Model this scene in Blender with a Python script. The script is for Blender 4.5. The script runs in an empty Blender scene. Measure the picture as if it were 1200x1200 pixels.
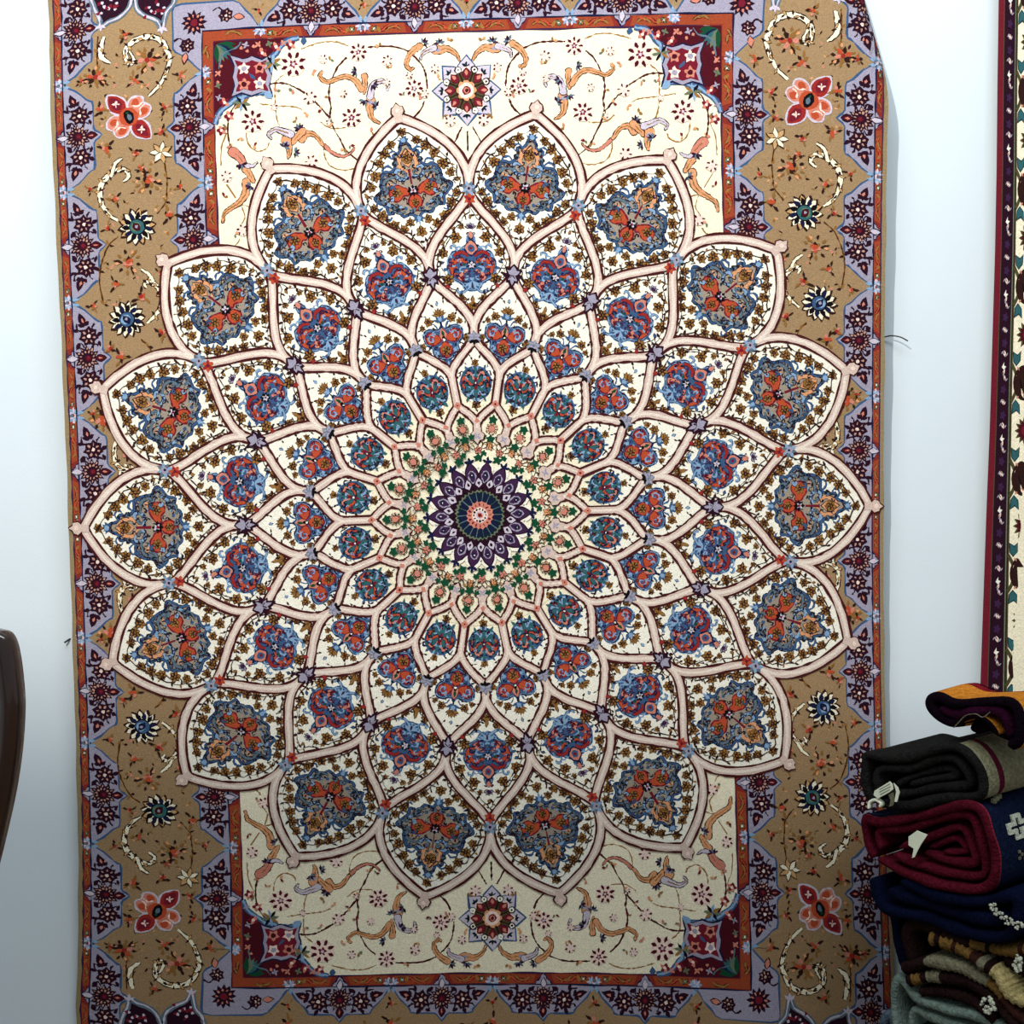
import bpy, bmesh, math, random
import numpy as np

random.seed(7)
SC = bpy.context.scene
COL = SC.collection
R = math.radians

# ------------------------------------------------------------------ camera
cam_d = bpy.data.cameras.new('camera')
cam = bpy.data.objects.new('camera', cam_d)
COL.objects.link(cam)
cam.location = (0, -1.866, 1.25)
cam.rotation_euler = (R(90 - 2.6), 0, 0)
cam_d.sensor_width = 36.0
cam_d.lens = 36.0 * 1287.0 / 1200.0
cam_d.clip_start = 0.05
SC.camera = cam

# ------------------------------------------------------------------ light
SC.view_settings.view_transform = 'Standard'
SC.view_settings.look = 'None'
SC.view_settings.gamma = 1.0
SC.view_settings.use_curve_mapping = False
SC.view_settings.exposure = 0.0

world = bpy.data.worlds.new('room_ambient')
SC.world = world
world.use_nodes = True
bg = world.node_tree.nodes['Background']
bg.inputs['Color'].default_value = (0.86, 0.96, 0.99, 1)
bg.inputs['Strength'].default_value = 0.39


def spot(name, loc, target, power, color, cone, blend, radius):
    d = bpy.data.lights.new(name, 'SPOT')
    d.energy = power
    d.color = color
    d.spot_size = R(cone)
    d.spot_blend = blend
    d.shadow_soft_size = radius
    o = bpy.data.objects.new(name, d)
    COL.objects.link(o)
    o.location = loc
    v = (target[0] - loc[0], target[1] - loc[1], target[2] - loc[2])
    yaw = math.atan2(v[1], v[0]) - math.pi / 2
    pit = math.atan2(v[2], math.hypot(v[0], v[1]))
    o.rotation_euler = (math.pi / 2 + pit, 0, yaw)
    return o


# assumed ceiling spotlight; flap (built below) added to shade the lower wall
LAMP = (-0.75, -2.3, 2.75)
spot('spotlight_bulb', LAMP, (0.30, 0, 1.75), 225, (1.0, 0.945, 0.87), 100, 0.5, 0.020)

# added overhead fill in front of the wall, lifts the upper shadows
pan_d = bpy.data.lights.new('overhead_fill_light', 'AREA')
pan_d.shape = 'RECTANGLE'
pan_d.size, pan_d.size_y = 2.4, 0.4
pan_d.energy = 46
pan_d.color = (0.93, 0.99, 1.0)
pan = bpy.data.objects.new('overhead_fill_light', pan_d)
COL.objects.link(pan)
pan.location = (0.1, -1.5, 3.15)
pan.rotation_euler = (R(32), 0, 0)


# ------------------------------------------------------------------ materials
def s2l(c):
    c = c / 255.0
    return c / 12.92 if c <= 0.04045 else ((c + 0.055) / 1.055) ** 2.4


def lin(rgb):
    return (s2l(rgb[0]), s2l(rgb[1]), s2l(rgb[2]), 1.0)


def new_mat(name, rgb, rough=0.9, var=0.12, scale=400.0, bump=0.0, bscale=300.0, sheen=0.0, spec=0.3,
            coat=0.0, stretch=None):
    m = bpy.data.materials.new(name)
    m.use_nodes = True
    nt = m.node_tree
    b = nt.nodes['Principled BSDF']
    b.inputs['Roughness'].default_value = rough
    b.inputs['Specular IOR Level'].default_value = spec
    b.inputs['Sheen Weight'].default_value = sheen
    b.inputs['Coat Weight'].default_value = coat
    tc = nt.nodes.new('ShaderNodeTexCoord')
    mp = nt.nodes.new('ShaderNodeMapping')
    if stretch:
        mp.inputs['Scale'].default_value = stretch
    nt.links.new(tc.outputs['Object'], mp.inputs['Vector'])
    nz = nt.nodes.new('ShaderNodeTexNoise')
    nz.inputs['Scale'].default_value = scale
    nz.inputs['Detail'].default_value = 3
    nt.links.new(mp.outputs['Vector'], nz.inputs['Vector'])
    mr = nt.nodes.new('ShaderNodeMapRange')
    mr.inputs['From Min'].default_value = 0.25
    mr.inputs['From Max'].default_value = 0.75
    mr.inputs['To Min'].default_value = 1 - var
    mr.inputs['To Max'].default_value = 1 + var
    nt.links.new(nz.outputs['Fac'], mr.inputs['Value'])
    hsv = nt.nodes.new('ShaderNodeHueSaturation')
    hsv.inputs['Color'].default_value = lin(rgb)
    nt.links.new(mr.outputs['Result'], hsv.inputs['Value'])
    nt.links.new(hsv.outputs['Color'], b.inputs['Base Color'])
    if bump:
        n2 = nt.nodes.new('ShaderNodeTexNoise')
        n2.inputs['Scale'].default_value = bscale
        n2.inputs['Detail'].default_value = 2
        nt.links.new(mp.outputs['Vector'], n2.inputs['Vector'])
        bp = nt.nodes.new('ShaderNodeBump')
        bp.inputs['Strength'].default_value = bump
        bp.inputs['Distance'].default_value = 0.004
        nt.links.new(n2.outputs['Fac'], bp.inputs['Height'])
        nt.links.new(bp.outputs['Normal'], b.inputs['Normal'])
    return m


DYES = dict(
    cream=(238, 229, 202), white=(238, 234, 220), pink=(218, 194, 182), pinklight=(232, 217, 205),
    ribbon_line=(92, 34, 36), umber=(62, 34, 30), blue=(76, 112, 160), light_blue=(142, 176, 212),
    navy=(30, 36, 78), slate=(112, 134, 152), greige=(172, 158, 142), orange=(216, 92, 58),
    red=(190, 56, 50), crimson=(146, 36, 56), maroon=(96, 22, 38), purple=(78, 46, 88),
    dark_purple=(54, 20, 42), lilac=(172, 166, 188), pale_lilac=(206, 196, 212), gold=(176, 126, 66),
    tan=(178, 146, 108), light_tan=(210, 166, 112), salmon=(224, 142, 122), green=(26, 92, 62),
    teal=(62, 122, 128), black=(22, 16, 24), guard_orange=(190, 86, 54), guard_red=(168, 60, 50),
    selvage=(168, 146, 108), peach=(232, 164, 118), pale_pink=(240, 212, 200), ochre=(168, 118, 62),
    rosewood=(206, 156, 138), dark_teal=(22, 44, 62), sage=(122, 136, 108), olive=(98, 92, 60))


def deepen(rgb):
    """full-strength vegetable dyes: mid and dark tones are deeper than the swatch above"""
    L = [s2l(v) for v in rgb]
    lum = 0.21 * L[0] + 0.72 * L[1] + 0.07 * L[2]
    k = min(1.0, max(0.55, (lum / 0.80) ** 0.36))
    return tuple(255 * ((12.92 * v * k) if v * k < 0.0031308 else 1.055 * (v * k) ** (1 / 2.4) - 0.055) for v in L)


DYE_NAMES = list(DYES)
DYE_MATS = [new_mat('wool_' + n, deepen(DYES[n]), rough=0.95, var=0.2, scale=430, bump=0.35, bscale=700, spec=0.1)
            for n in DYE_NAMES]
DI = {n: i for i, n in enumerate(DYE_NAMES)}


# ------------------------------------------------------------------ helpers
def mesh_obj(name, verts, faces, mats=None, parent=None, smooth=False, midx=None):
    me = bpy.data.meshes.new(name)
    me.from_pydata([tuple(v) for v in verts], [], faces)
    for m in (mats or []):
        me.materials.append(m)
    if midx is not None:
        me.polygons.foreach_set('material_index', midx)
    if smooth:
        me.polygons.foreach_set('use_smooth', [True] * len(me.polygons))
    me.update()
    o = bpy.data.objects.new(name, me)
    COL.objects.link(o)
    if parent is not None:
        o.parent = parent
        o.matrix_parent_inverse = parent.matrix_world.inverted()
    return o


def tag(o, label, cat, group=None):
    o['label'] = label
    o['category'] = cat
    if group:
        o['group'] = group
    return o


def empty(name, loc):
    o = bpy.data.objects.new(name, None)
    COL.objects.link(o)
    o.location = loc
    o.empty_display_size = 0.05
    bpy.context.view_layer.update()
    return o


def box(name, lo, hi, mat, parent=None, bevel=0.0):
    bm = bmesh.new()
    bmesh.ops.create_cube(bm, size=1.0)
    for v in bm.verts:
        v.co = [lo[i] + (v.co[i] + 0.5) * (hi[i] - lo[i]) for i in range(3)]
    if bevel:
        bmesh.ops.bevel(bm, geom=bm.edges[:], offset=bevel, segments=2, affect='EDGES')
    me = bpy.data.meshes.new(name)
    bm.to_mesh(me)
    bm.free()
    me.materials.append(mat)
    o = bpy.data.objects.new(name, me)
    COL.objects.link(o)
    if parent is not None:
        o.parent = parent
        o.matrix_parent_inverse = parent.matrix_world.inverted()
    return o


def cr(pts, n=6, closed=False):
    """Catmull-Rom curve through the points."""
    P = [np.array(p, float) for p in pts]
    if len(P) < 3 and not closed:
        return [tuple(p) for p in P]
    out = []
    m = len(P)
    for i in range(m if closed else m - 1):
        if closed:
            a, b, c, d = P[i - 1], P[i], P[(i + 1) % m], P[(i + 2) % m]
        else:
            a, b, c, d = P[max(i - 1, 0)], P[i], P[i + 1], P[min(i + 2, m - 1)]
        for k in range(n):
            t = k / n
            out.append(tuple(0.5 * ((2 * b) + (c - a) * t + (2 * a - 5 * b + 4 * c - d) * t * t
                                    + (3 * b - a - 3 * c + d) * t ** 3)))
    if not closed:
        out.append(tuple(P[-1]))
    return out


class Cloth:
    """Collects dyed shapes in rug coordinates; each new shape lies a hair prouder than the one before."""

    def __init__(s, level=0.0, step=0.000003):
        s.v, s.f, s.m, s.z, s.step = [], [], [], level, step

    def add(s, pts, faces, dye):
        o = len(s.v)
        s.v.extend([(x, y, s.z) for x, y in pts])
        s.f.extend([tuple(i + o for i in q) for q in faces])
        s.m.extend([DI[dye]] * len(faces))

    def build(s, name, mapping, parent):
        v = mapping(np.array(s.v, float))
        used = sorted(set(s.m))
        re = {k: i for i, k in enumerate(used)}
        return mesh_obj(name, v.tolist(), s.f, [DYE_MATS[k] for k in used], parent, midx=[re[k] for k in s.m])


class Pen:
    def __init__(s, cloth, x=0, y=0, ang=0, sc=1, mx=1, my=1, _m=None):
        s.c = cloth
        if _m is not None:
            s.M = _m
        else:
            a = R(ang)
            s.M = np.array([[math.cos(a) * sc * mx, -math.sin(a) * sc * my, x],
                            [math.sin(a) * sc * mx, math.cos(a) * sc * my, y], [0, 0, 1.0]])
        s.k = math.sqrt(abs(s.M[0, 0] * s.M[1, 1] - s.M[0, 1] * s.M[1, 0]))

    def at(s, x=0, y=0, ang=0, sc=1, mx=1, my=1):
        q = Pen(s.c, x, y, ang, sc, mx, my)
        return Pen(s.c, _m=s.M @ q.M)

    def tf(s, pts):
        P = np.array([(p[0], p[1], 1.0) for p in pts])
        return (P @ s.M.T)[:, :2].tolist()

    def fill(s, pts, dye):
        s.c.add(s.tf(pts), [tuple(range(len(pts)))], dye)
        s.c.z += s.c.step

    def line(s, pts, w, dye, closed=False, w2=None, taper=False, wmid=None):
        P = np.array(pts, float)
        n = len(P)
        if n < 2:
            return
        if closed:
            d = np.roll(P, -1, 0) - np.roll(P, 1, 0)
        else:
            d = np.gradient(P, axis=0)
        L = np.hypot(d[:, 0], d[:, 1]) + 1e-9
        N = np.stack([-d[:, 1] / L, d[:, 0] / L], 1)
        t = np.linspace(0, 1, n)
        if wmid is not None:
            e = w if w2 is None else w2
            W = np.where(t < 0.5, w + (wmid - w) * np.sin(t * math.pi), e + (wmid - e) * np.sin(t * math.pi))
        elif w2 is not None:
            W = w + (w2 - w) * t
        elif taper:
            W = w * np.sqrt(np.clip(np.sin(np.pi * (0.08 + 0.84 * t)), 0.02, 1))
        else:
            W = np.full(n, w)
        A = P + N * W[:, None] / 2
        B = P - N * W[:, None] / 2
        pts2 = A.tolist() + B.tolist()
        m = n if closed else n - 1
        s.c.add(s.tf(pts2), [(i, (i + 1) % n, n + (i + 1) % n, n + i) for i in range(m)], dye)
        s.c.z += s.c.step

    def ell(s, x, y, rx, ry, dye, ang=0, n=9):
        a = R(ang)
        pts = []
        for i in range(n):
            t = 2 * math.pi * i / n
            px, py = rx * math.cos(t), ry * math.sin(t)
            pts.append((x + px * math.cos(a) - py * math.sin(a), y + px * math.sin(a) + py * math.cos(a)))
        s.fill(pts, dye)

    def dot(s, x, y, r, dye, n=8):
        s.ell(x, y, r, r, dye, 0, n)

    def leaf(s, x, y, ln, wd, ang, dye):
        """pointed leaf growing from (x, y) in direction ang"""
        a = R(ang)
        shape = [(0, 0), (0.25, 0.38), (0.5, 0.5), (0.75, 0.32), (1, 0), (0.75, -0.32), (0.5, -0.5), (0.25, -0.38)]
        s.fill([(x + ln * p * math.cos(a) - wd * q * math.sin(a), y + ln * p * math.sin(a) + wd * q * math.cos(a))
                for p, q in shape], dye)

    def oleaf(s, x, y, ln, wd, ang, dye, edge='umber', e=0.9):
        a = R(ang)
        s.leaf(x - e * math.cos(a), y - e * math.sin(a), ln + 2.4 * e, wd + 2 * e, ang, edge)
        s.leaf(x, y, ln, wd, ang, dye)

    def oline(s, pts, w, dye, edge, e=0.9, **k):
        k2 = dict(k)
        for q in ('w2', 'wmid'):
            if k2.get(q) is not None:
                k2[q] = k2[q] + 2 * e
        s.line(pts, w + 2 * e, edge, **k2)
        s.line(pts, w, dye, **k)

    def ofill(s, pts, dye, edge, w=1.6):
        s.fill(pts, dye)
        s.line(pts, w, edge, closed=True)


# ------------------------------------------------------------------ room
m_wall = new_mat('painted_plaster', (212, 223, 231), rough=0.75, var=0.015, scale=6, bump=0.05, bscale=220, spec=0.25)
m_floor = new_mat('floor_boards', (112, 92, 74), rough=0.5, var=0.2, scale=5, stretch=(1, 12, 1))


def struct(o):
    o['kind'] = 'structure'
    return o


struct(box('wall_back', (-3.2, 0.0, -0.02), (3.2, 0.15, 3.2), m_wall))
struct(box('floor', (-3.2, -4.2, -0.05), (3.2, 0.15, 0.0), m_floor))

# ------------------------------------------------------------------ the big carpet: shape of the hanging cloth
CW = np.array([[-0.05328, 1.16217], [-0.02052, 0.72763], [-0.00027, 0.00209], [-0.00583, -0.02978], [0.00018, -0.00621], [0.00626, 0.01468], [0.70529, 0.03073], [-0.01267, -0.01538], [-0.00455, -0.0239], [-0.00388, 0.01822], [0.00147, 0.00764], [-0.0027, -0.00503], [0.00616, 0.01017], [0.00391, -0.00995], [-0.00263, 0.00453], [0.00496, -0.01191], [0.00437, 0.01093], [0.01494, 0.00264], [-0.00519, 0.00153], [0.00616, -0.0274], [-0.00245, -0.00072]])


def stand(z):
    """gap between wall and cloth, growing with height"""
    return 0.012 + 0.0376 * (z - 0.292)


def surf(u, v):
    vc = np.clip(v, -600, 600)
    uu, vv = u / 500.0, vc / 500.0
    B = np.stack([uu ** i * vv ** j for i in range(6) for j in range(6 - i)], -1)
    X = B @ CW
    ex = (v - vc) * 0.00146
    X[:, 1] += ex
    X[:, 0] += np.where(v > 0, -0.00004, -0.00004) * (v - vc)
    return X


def carpet_map(P):
    u0_, v0_, z = P[:, 0], P[:, 1], P[:, 2]
    # hand-knotted outlines waver by a fraction of a knot
    u = u0_ + 0.34 * np.sin(1.37 * u0_ + 0.83 * v0_) + 0.34 * np.sin(0.71 * v0_ - 1.93 * u0_ + 1.0)
    v = v0_ + 0.34 * np.sin(1.21 * v0_ - 0.93 * u0_ + 2.0) + 0.34 * np.sin(0.77 * u0_ + 1.71 * v0_)
    # the upper right edge curls back towards the wall
    u0 = 478 - 48 * np.clip((v - 452) / 138, 0, 1.6)
    q = np.clip(u - u0, 0, None)
    rad = 22.0
    bend = (u > u0) & (v > 452)
    a = np.clip(q / rad, 0, 2.7)
    rest = q - a * rad
    un = np.where(bend, u0 + rad * np.sin(a) + rest * np.cos(a), u)
    back = np.where(bend, rad * (1 - np.cos(a)) + rest * np.sin(a), 0) * 0.00146
    nx = np.where(bend, np.sin(a), 0)
    ny = np.where(bend, np.cos(a), 1)
    X = surf(un, v)
    st = stand(X[:, 1])
    return np.stack([X[:, 0] + nx * z, -st + np.minimum(back, st - 0.009) - ny * z, X[:, 1]], 1)


carpet = tag(empty('hanging_carpet', (-0.05, -0.02, 0.11)),
             'large cream and tan carpet with a ringed petal medallion hung on the white wall', 'carpet')

# u and v limits of the bands, from the outer edge inwards
UB = [478, 472.5, 464, 432, 339, 307, 293.5]
VB = [741.5, 733.5, 720.5, 687.5, 594.5, 562.5, 549]
BAND = ['selvage', 'guard_red', 'lilac', 'tan', 'lilac', 'guard_red', 'cream']


def steps(br, d):
    out = []
    for a, b in zip(br[:-1], br[1:]):
        n = max(1, int(math.ceil(abs(b - a) / d)))
        out += [a + (b - a) * i / n for i in range(n)]
    return out + [br[-1]]


us = steps([-x for x in UB] + UB[::-1], 9)
vs = steps([-x for x in VB] + VB[::-1], 16)
gv, gf, gm = [], [], []
for j, v in enumerate(vs):
    for u in us:
        gv.append((u, v, 0.0))
nu = len(us)
for j in range(len(vs) - 1):
    for i in range(nu - 1):
        uc, vc = abs(us[i] + us[i + 1]) / 2, abs(vs[j] + vs[j + 1]) / 2
        b = min(max(k for k in range(7) if uc < UB[k]), max(k for k in range(7) if vc < VB[k]))
        gf.append((j * nu + i, j * nu + i + 1, (j + 1) * nu + i + 1, (j + 1) * nu + i))
        gm.append(b)
# woven back and the bound edge
o = len(gv)
gv += [(u, v, -0.007) for (u, v, z) in gv]
nb = len(gf)
for k in range(nb):
    gf.append(tuple(i + o for i in gf[k][::-1]))
    gm.append(0)
nv = len(vs)
ring = [i for i in range(nu)] + [j * nu + nu - 1 for j in range(1, nv)] + \
       [(nv - 1) * nu + i for i in range(nu - 2, -1, -1)] + [j * nu for j in range(nv - 2, 0, -1)]
for a, b in zip(ring, ring[1:] + ring[:1]):
    gf.append((b, a, a + o, b + o))
    gm.append(0)
mesh_obj('woven_ground', carpet_map(np.array(gv, float)).tolist(), gf, [DYE_MATS[DI[b]] for b in BAND],
         carpet, midx=gm)


# ------------------------------------------------------------------ carpet motifs
def gold_flower(p, s=1.0, a0=0, dye='gold', edge='umber', core='ochre', n=5, flat=False):
    z0 = p.c.z
    s *= 1.14
    for k in range(n + 1):
        a = a0 + 360 / (n + 1) * k
        p.leaf(0, 0, (8.2 if k % 2 else 7.2) * s, 5.6 * s, a, edge)
    for k in range(n + 1):
        a = a0 + 360 / (n + 1) * k
        x, y = 2.2 * s * math.cos(R(a)), 2.2 * s * math.sin(R(a))
        p.leaf(x, y, (5.0 if k % 2 else 4.2) * s, 3.2 * s, a, dye if k % 3 else core)
    p.dot(0, 0, 2.0 * s, edge, 6)
    p.dot(0, 0, 1.2 * s, core, 6)
    if flat:
        p.c.z = z0


def bud(p, s=1.0, dye='gold', edge='umber'):
    p.oleaf(0, 0, 6 * s, 3.4 * s, 90, dye, edge, 0.7)
    p.line(cr([(0, 0), (-3 * s, -3 * s), (-2 * s, -7 * s)], 4), 1.1, edge)


def curl(p, dye, w=2.0, s=1.0, edge=None):
    pts = cr([(0, 0), (4 * s, 3 * s), (9 * s, 3 * s), (11 * s, -1 * s), (8 * s, -4 * s), (5.5 * s, -2 * s)], 4)
    if edge:
        p.oline(pts, w, dye, edge, 0.7, taper=True)
    else:
        p.line(pts, w, dye, taper=True)


def mirror(p):
    return (p, p.at(mx=-1))


def filigree(q, spots, dyes, w=1.5, s=0.5):
    z0 = q.c.z
    for i, (x, y) in enumerate(spots):
        curl(q.at(x, y, 73 * i), dyes[i % len(dyes)], w, s)
        q.leaf(x, y, 5.0, 2.2, 73 * i + 150, dyes[(i + 1) % len(dyes)])
        q.c.z = z0 + 0.000003 * (i % 3)


def panel_a(p):
    """outer ring cartouche; origin on the star, y outward"""
    half = cr([(0, 62), (5, 54), (8, 47), (15, 45), (14, 36), (20, 27), (31, 27), (36, 17), (38, 6), (47, 0),
               (41, -8), (35, -13), (33, -22), (23, -20), (17, -28), (7, -27), (0, -33)], 3)
    body = half + [(-x, y) for x, y in half[::-1][1:-1]]
    p.fill(body, 'greige')
    p.line(body, 4.0, 'navy', closed=True)
    p.line(body, 2.4, 'blue', closed=True)
    for q in mirror(p):
        # peach upper leaf, slate arabesques, blue flourishes
        q.oline(cr([(2, 22), (10, 30), (9, 40), (3, 48)], 4), 4.6, 'peach', 'umber', 0.7, taper=True)
        q.oline(cr([(3, 18), (10, 15), (17, 20), (15, 27), (9, 26)], 5), 3.6, 'light_blue', 'navy', 0.9, taper=True)
        q.oline(cr([(16, 19), (24, 20), (32, 16), (33, 8), (27, 6)], 5), 3.4, 'slate', 'umber', 0.8, taper=True)
        q.oline(cr([(27, 14), (31, 4), (40, 2), (45, -4)], 5), 3.0, 'slate', 'navy', 0.8, taper=True)
        q.oline(cr([(38, -2), (33, -10), (27, -15), (17, -16)], 5), 3.4, 'light_blue', 'navy', 0.8, taper=True)
        q.oline(cr([(30, -12), (24, -22), (14, -23)], 5), 2.6, 'slate', 'umber', 0.7, taper=True)
        q.line(cr([(8, 46), (15, 50), (21, 46), (17, 41)], 4), 2.6, 'blue', taper=True)
        q.line(cr([(18, 28), (24, 34), (31, 31), (29, 26)], 4), 2.8, 'blue', taper=True)
        q.line(cr([(41, -4), (47, -9), (45, -15), (40, -13)], 4), 2.6, 'blue', taper=True)
        q.line(cr([(32, -20), (38, -24), (35, -29), (31, -26)], 4), 2.6, 'blue', taper=True)
        q.dot(20, 11, 2.6, 'light_blue', 6)
        q.dot(13, -19, 2.4, 'blue', 6)
        q.ell(26, 12, 3.6, 1.7, 'peach', 20)
        q.ell(40, 3, 3.0, 1.5, 'umber', -40)
        # orange lobes
        lobe = cr([(5, 1), (11, 6), (19, 10), (27, 6), (29, -1), (25, -8), (18, -9), (12, -4), (7, -5)], 3, True)
        q.ofill(lobe, 'orange', 'crimson', 1.7)
        q.dot(20, 1, 5.3, 'red')
        g = q.at(20, 1)
        gold_flower(g, 0.8, 20)
    tri = cr([(-5, -6), (0, -4), (5, -6), (8, -12), (7, -18), (0, -24), (-7, -18), (-8, -12)], 3, True)
    p.ofill(tri, 'orange', 'crimson', 1.7)
    p.oleaf(0, -20, 11, 7, 90, 'red', 'maroon')
    gold_flower(p.at(0, -14), 0.6, 90)
    # upper gold flower inside the spire
    p.oleaf(0, 28, 22, 13, 90, 'peach', 'umber')
    for a in (55, 90, 125):
        p.oleaf(0, 32, 12, 4.4, a, 'gold', 'umber', 0.7)
    gold_flower(p.at(0, 40), 0.8, 18)
    p.line([(0, 26), (0, 8)], 2.4, 'crimson')
    for q in mirror(p):
        for x, y, a, s_, d in ((9, -21, 200, .6, 'slate'), (22, 4, 60, .5, 'blue'), (34, -3, -60, .62, 'slate'), (12, 33, 30, .5, 'slate'),
                               (27, 22, 10, .6, 'blue'), (20, -14, -20, .6, 'slate'), (30, -6, 160, .5, 'light_blue'), (6, 18, 80, .5, 'slate')):
            curl(q.at(x, y, a, 1.0), d, 2.2, s_, 'umber')
    for q in mirror(p):
        filigree(q, [(5, 14), (12, 12), (9, 26), (22, 16), (26, 10), (33, 12), (36, 2), (34, -7), (25, -12), (28, -18), (19, -20), (11, -12),
                     (5, 55), (10, 45), (14, 38), (20, 22), (42, -1), (10, -25)], ('umber', 'navy', 'dark_teal', 'umber'), 1.4, 0.48)
    # dark star
    for k in range(8):
        p.leaf(0, 0, 7.5, 4, 45 * k, 'black')
    for k in range(4):
        p.leaf(0, 1, 4.6, 2.2, 45 + 90 * k, 'pale_lilac')
    p.dot(0, 0, 1.6, 'crimson', 6)
    # blue finial and pendant
    for a in (30, 60, 90, 120, 150):
        p.leaf(0, 58, 8, 3.6, a, 'blue')
    p.dot(0, 60, 3.2, 'light_blue', 7)
    gold_flower(p.at(0, 70), 0.75, 90)
    for a in (-150, -120, -90, -60, -30):
        p.leaf(0, -31, 9, 3.6, a, 'blue')
    p.leaf(0, -30, 12, 3.2, -90, 'light_blue')
    p.dot(0, -33, 2.6, 'light_blue', 7)
    gold_flower(p.at(0, -49), 0.85, -90)
    spots = [(15, 58, .8), (25, 49, .95), (33, 39, .95), (41, 25, 1.0), (48, 13, .85), (50, -12, .8), (42, -22, .95),
             (31, -36, 1.0), (20, -43, .85), (11, -36, .8), (11, -62, .7), (22, -52, .7)]
    for q in mirror(p):
        for i, (x, y, s) in enumerate(spots):
            gold_flower(q.at(x, y), s * 0.86, 31 * i, flat=True)
            if i + 1 < len(spots):
                x2, y2 = spots[i + 1][:2]
                q.line([(x + (x2 - x) * .35, y + (y2 - y) * .35), (x + (x2 - x) * .65 + 2, y + (y2 - y) * .65 + 2)],
                       1.1, 'umber')
        bud(q.at(19, 68 - 14, -40), 0.7)
        bud(q.at(53, 2, -70), 0.8)
        bud(q.at(37, -30, -150), 0.8)


def panel_b(p):
    half = cr([(0, 40), (3, 36), (5, 30), (4, 25), (10, 22), (15, 17), (22, 16), (27, 8), (29, -2), (27, -12),
               (20, -18), (13, -22), (8, -29), (0, -31)], 3)
    body = half + [(-x, y) for x, y in half[::-1][1:-1]]
    p.fill(body, 'blue')
    p.line(body, 2.6, 'light_blue', closed=True)
    p.line(body, 1.0, 'navy', closed=True)
    drop = cr([(0, 30), (6, 25), (8, 19), (4, 14), (0, 11), (-4, 14), (-8, 19), (-6, 25)], 3, True)
    p.ofill(drop, 'salmon', 'navy', 1.5)
    p.ell(0, 20, 4.2, 5.0, 'blue')
    p.dot(0, 20, 2.0, 'crimson', 6)
    for q in mirror(p):
        q.oline(cr([(4, 10), (10, 15), (18, 14), (21, 10)], 4), 3.6, 'red', 'purple', 0.8, taper=True)
        q.oline(cr([(5, 3), (12, 6), (19, 5), (22, -1), (17, -4)], 5), 4.6, 'orange', 'crimson', 0.7, taper=True)
        q.oline(cr([(21, 8), (25, 0), (22, -10), (16, -11)], 5), 3.8, 'orange', 'crimson', 0.7, taper=True)
        q.oline(cr([(5, -6), (10, -9), (15, -15), (10, -18)], 5), 3.4, 'salmon', 'crimson', 0.7, taper=True)
        q.line(cr([(7, -2), (13, -3), (14, -7), (10, -8)], 4), 2.0, 'light_blue', taper=True)
        q.line(cr([(8, 20), (14, 22), (19, 20)], 4), 2.0, 'light_blue', taper=True)
        q.oline(cr([(17, 17), (19, 23), (24, 23), (24, 19)], 4), 1.6, 'light_blue', 'blue', 0.8, taper=True)
        q.oline(cr([(4, -27), (10, -32), (16, -32), (18, -28)], 4), 2.0, 'light_blue', 'blue', 0.9, taper=True)
        q.leaf(27, -4, 8, 4, -10, 'blue')
        q.leaf(12, -30, 7, 3, -60, 'blue')
        q.dot(9, 1, 1.8, 'green', 6)
        for x, y, a, s_, d in ((6, -14, -30, .6, 'crimson'), (15, -8, 20, .6, 'navy'), (12, 10, 0, .6, 'purple'), (22, 4, -80, .5, 'navy'), (3, -22, 10, .5, 'navy')):
            curl(q.at(x, y, a), d, 1.7, s_)
        q.dot(18, -14, 1.5, 'purple', 6)
        for i, (x, y, s) in enumerate([(18, 33, 1.0), (34, 15, .95), (28, -17, 1.0), (13, -40, .75), (11, 46, .55)]):
            gold_flower(q.at(x, y), s * 0.9, 40 * i, flat=True)
        bud(q.at(21, 41, 20), 0.8)
        bud(q.at(33, 25, 0), 0.8)
        q.line(cr([(33, 5), (37, 0), (33, -8), (30, -13)], 4), 1.1, 'umber')
        q.line(cr([(21, 36), (27, 29), (32, 20)], 4), 1.0, 'umber')
        bud(q.at(37, 2, 60), 0.8, 'blue', 'navy')
    for q in mirror(p):
        filigree(q, [(5, -9), (3, -15), (9, -17), (14, -13), (19, -8), (24, -2), (14, 2), (19, 9), (10, 9), (24, 8), (6, -24), (3, 34)],
                 ('navy', 'purple', 'light_blue', 'maroon'), 1.4, 0.45)
    for k in range(8):
        p.leaf(0, 0, 6.5, 3.4, 45 * k + 22, 'black')
    for k in range(5):
        p.leaf(0, 0, 4.4, 2.2, 72 * k + 90, 'pale_lilac')
    p.dot(0, 0, 1.3, 'olive', 6)
    for a in (-140, -115, -90, -65, -40):
        p.leaf(0, -19, 12, 3.2, a, 'light_blue')
    p.leaf(0, -20, 9, 3, -90, 'purple')
    for a in (20, 55, 90, 125, 160):
        p.oleaf(0, 44, 6.5, 2.6, a, 'lilac', 'dark_purple', 0.8)
    p.dot(0, 46, 2.8, 'purple', 7)
    p.oleaf(0, 55, 5, 3, 90, 'gold', 'umber', 0.6)
    p.ell(0, 36, 2.6, 4, 'salmon')
    for a in (-155, -130, -105, -75, -50, -25, 90):
        p.oleaf(0, -46, 9, 3.6, a, 'gold', 'umber', 0.7)
    p.dot(0, -46, 3, 'ochre', 7)


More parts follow.
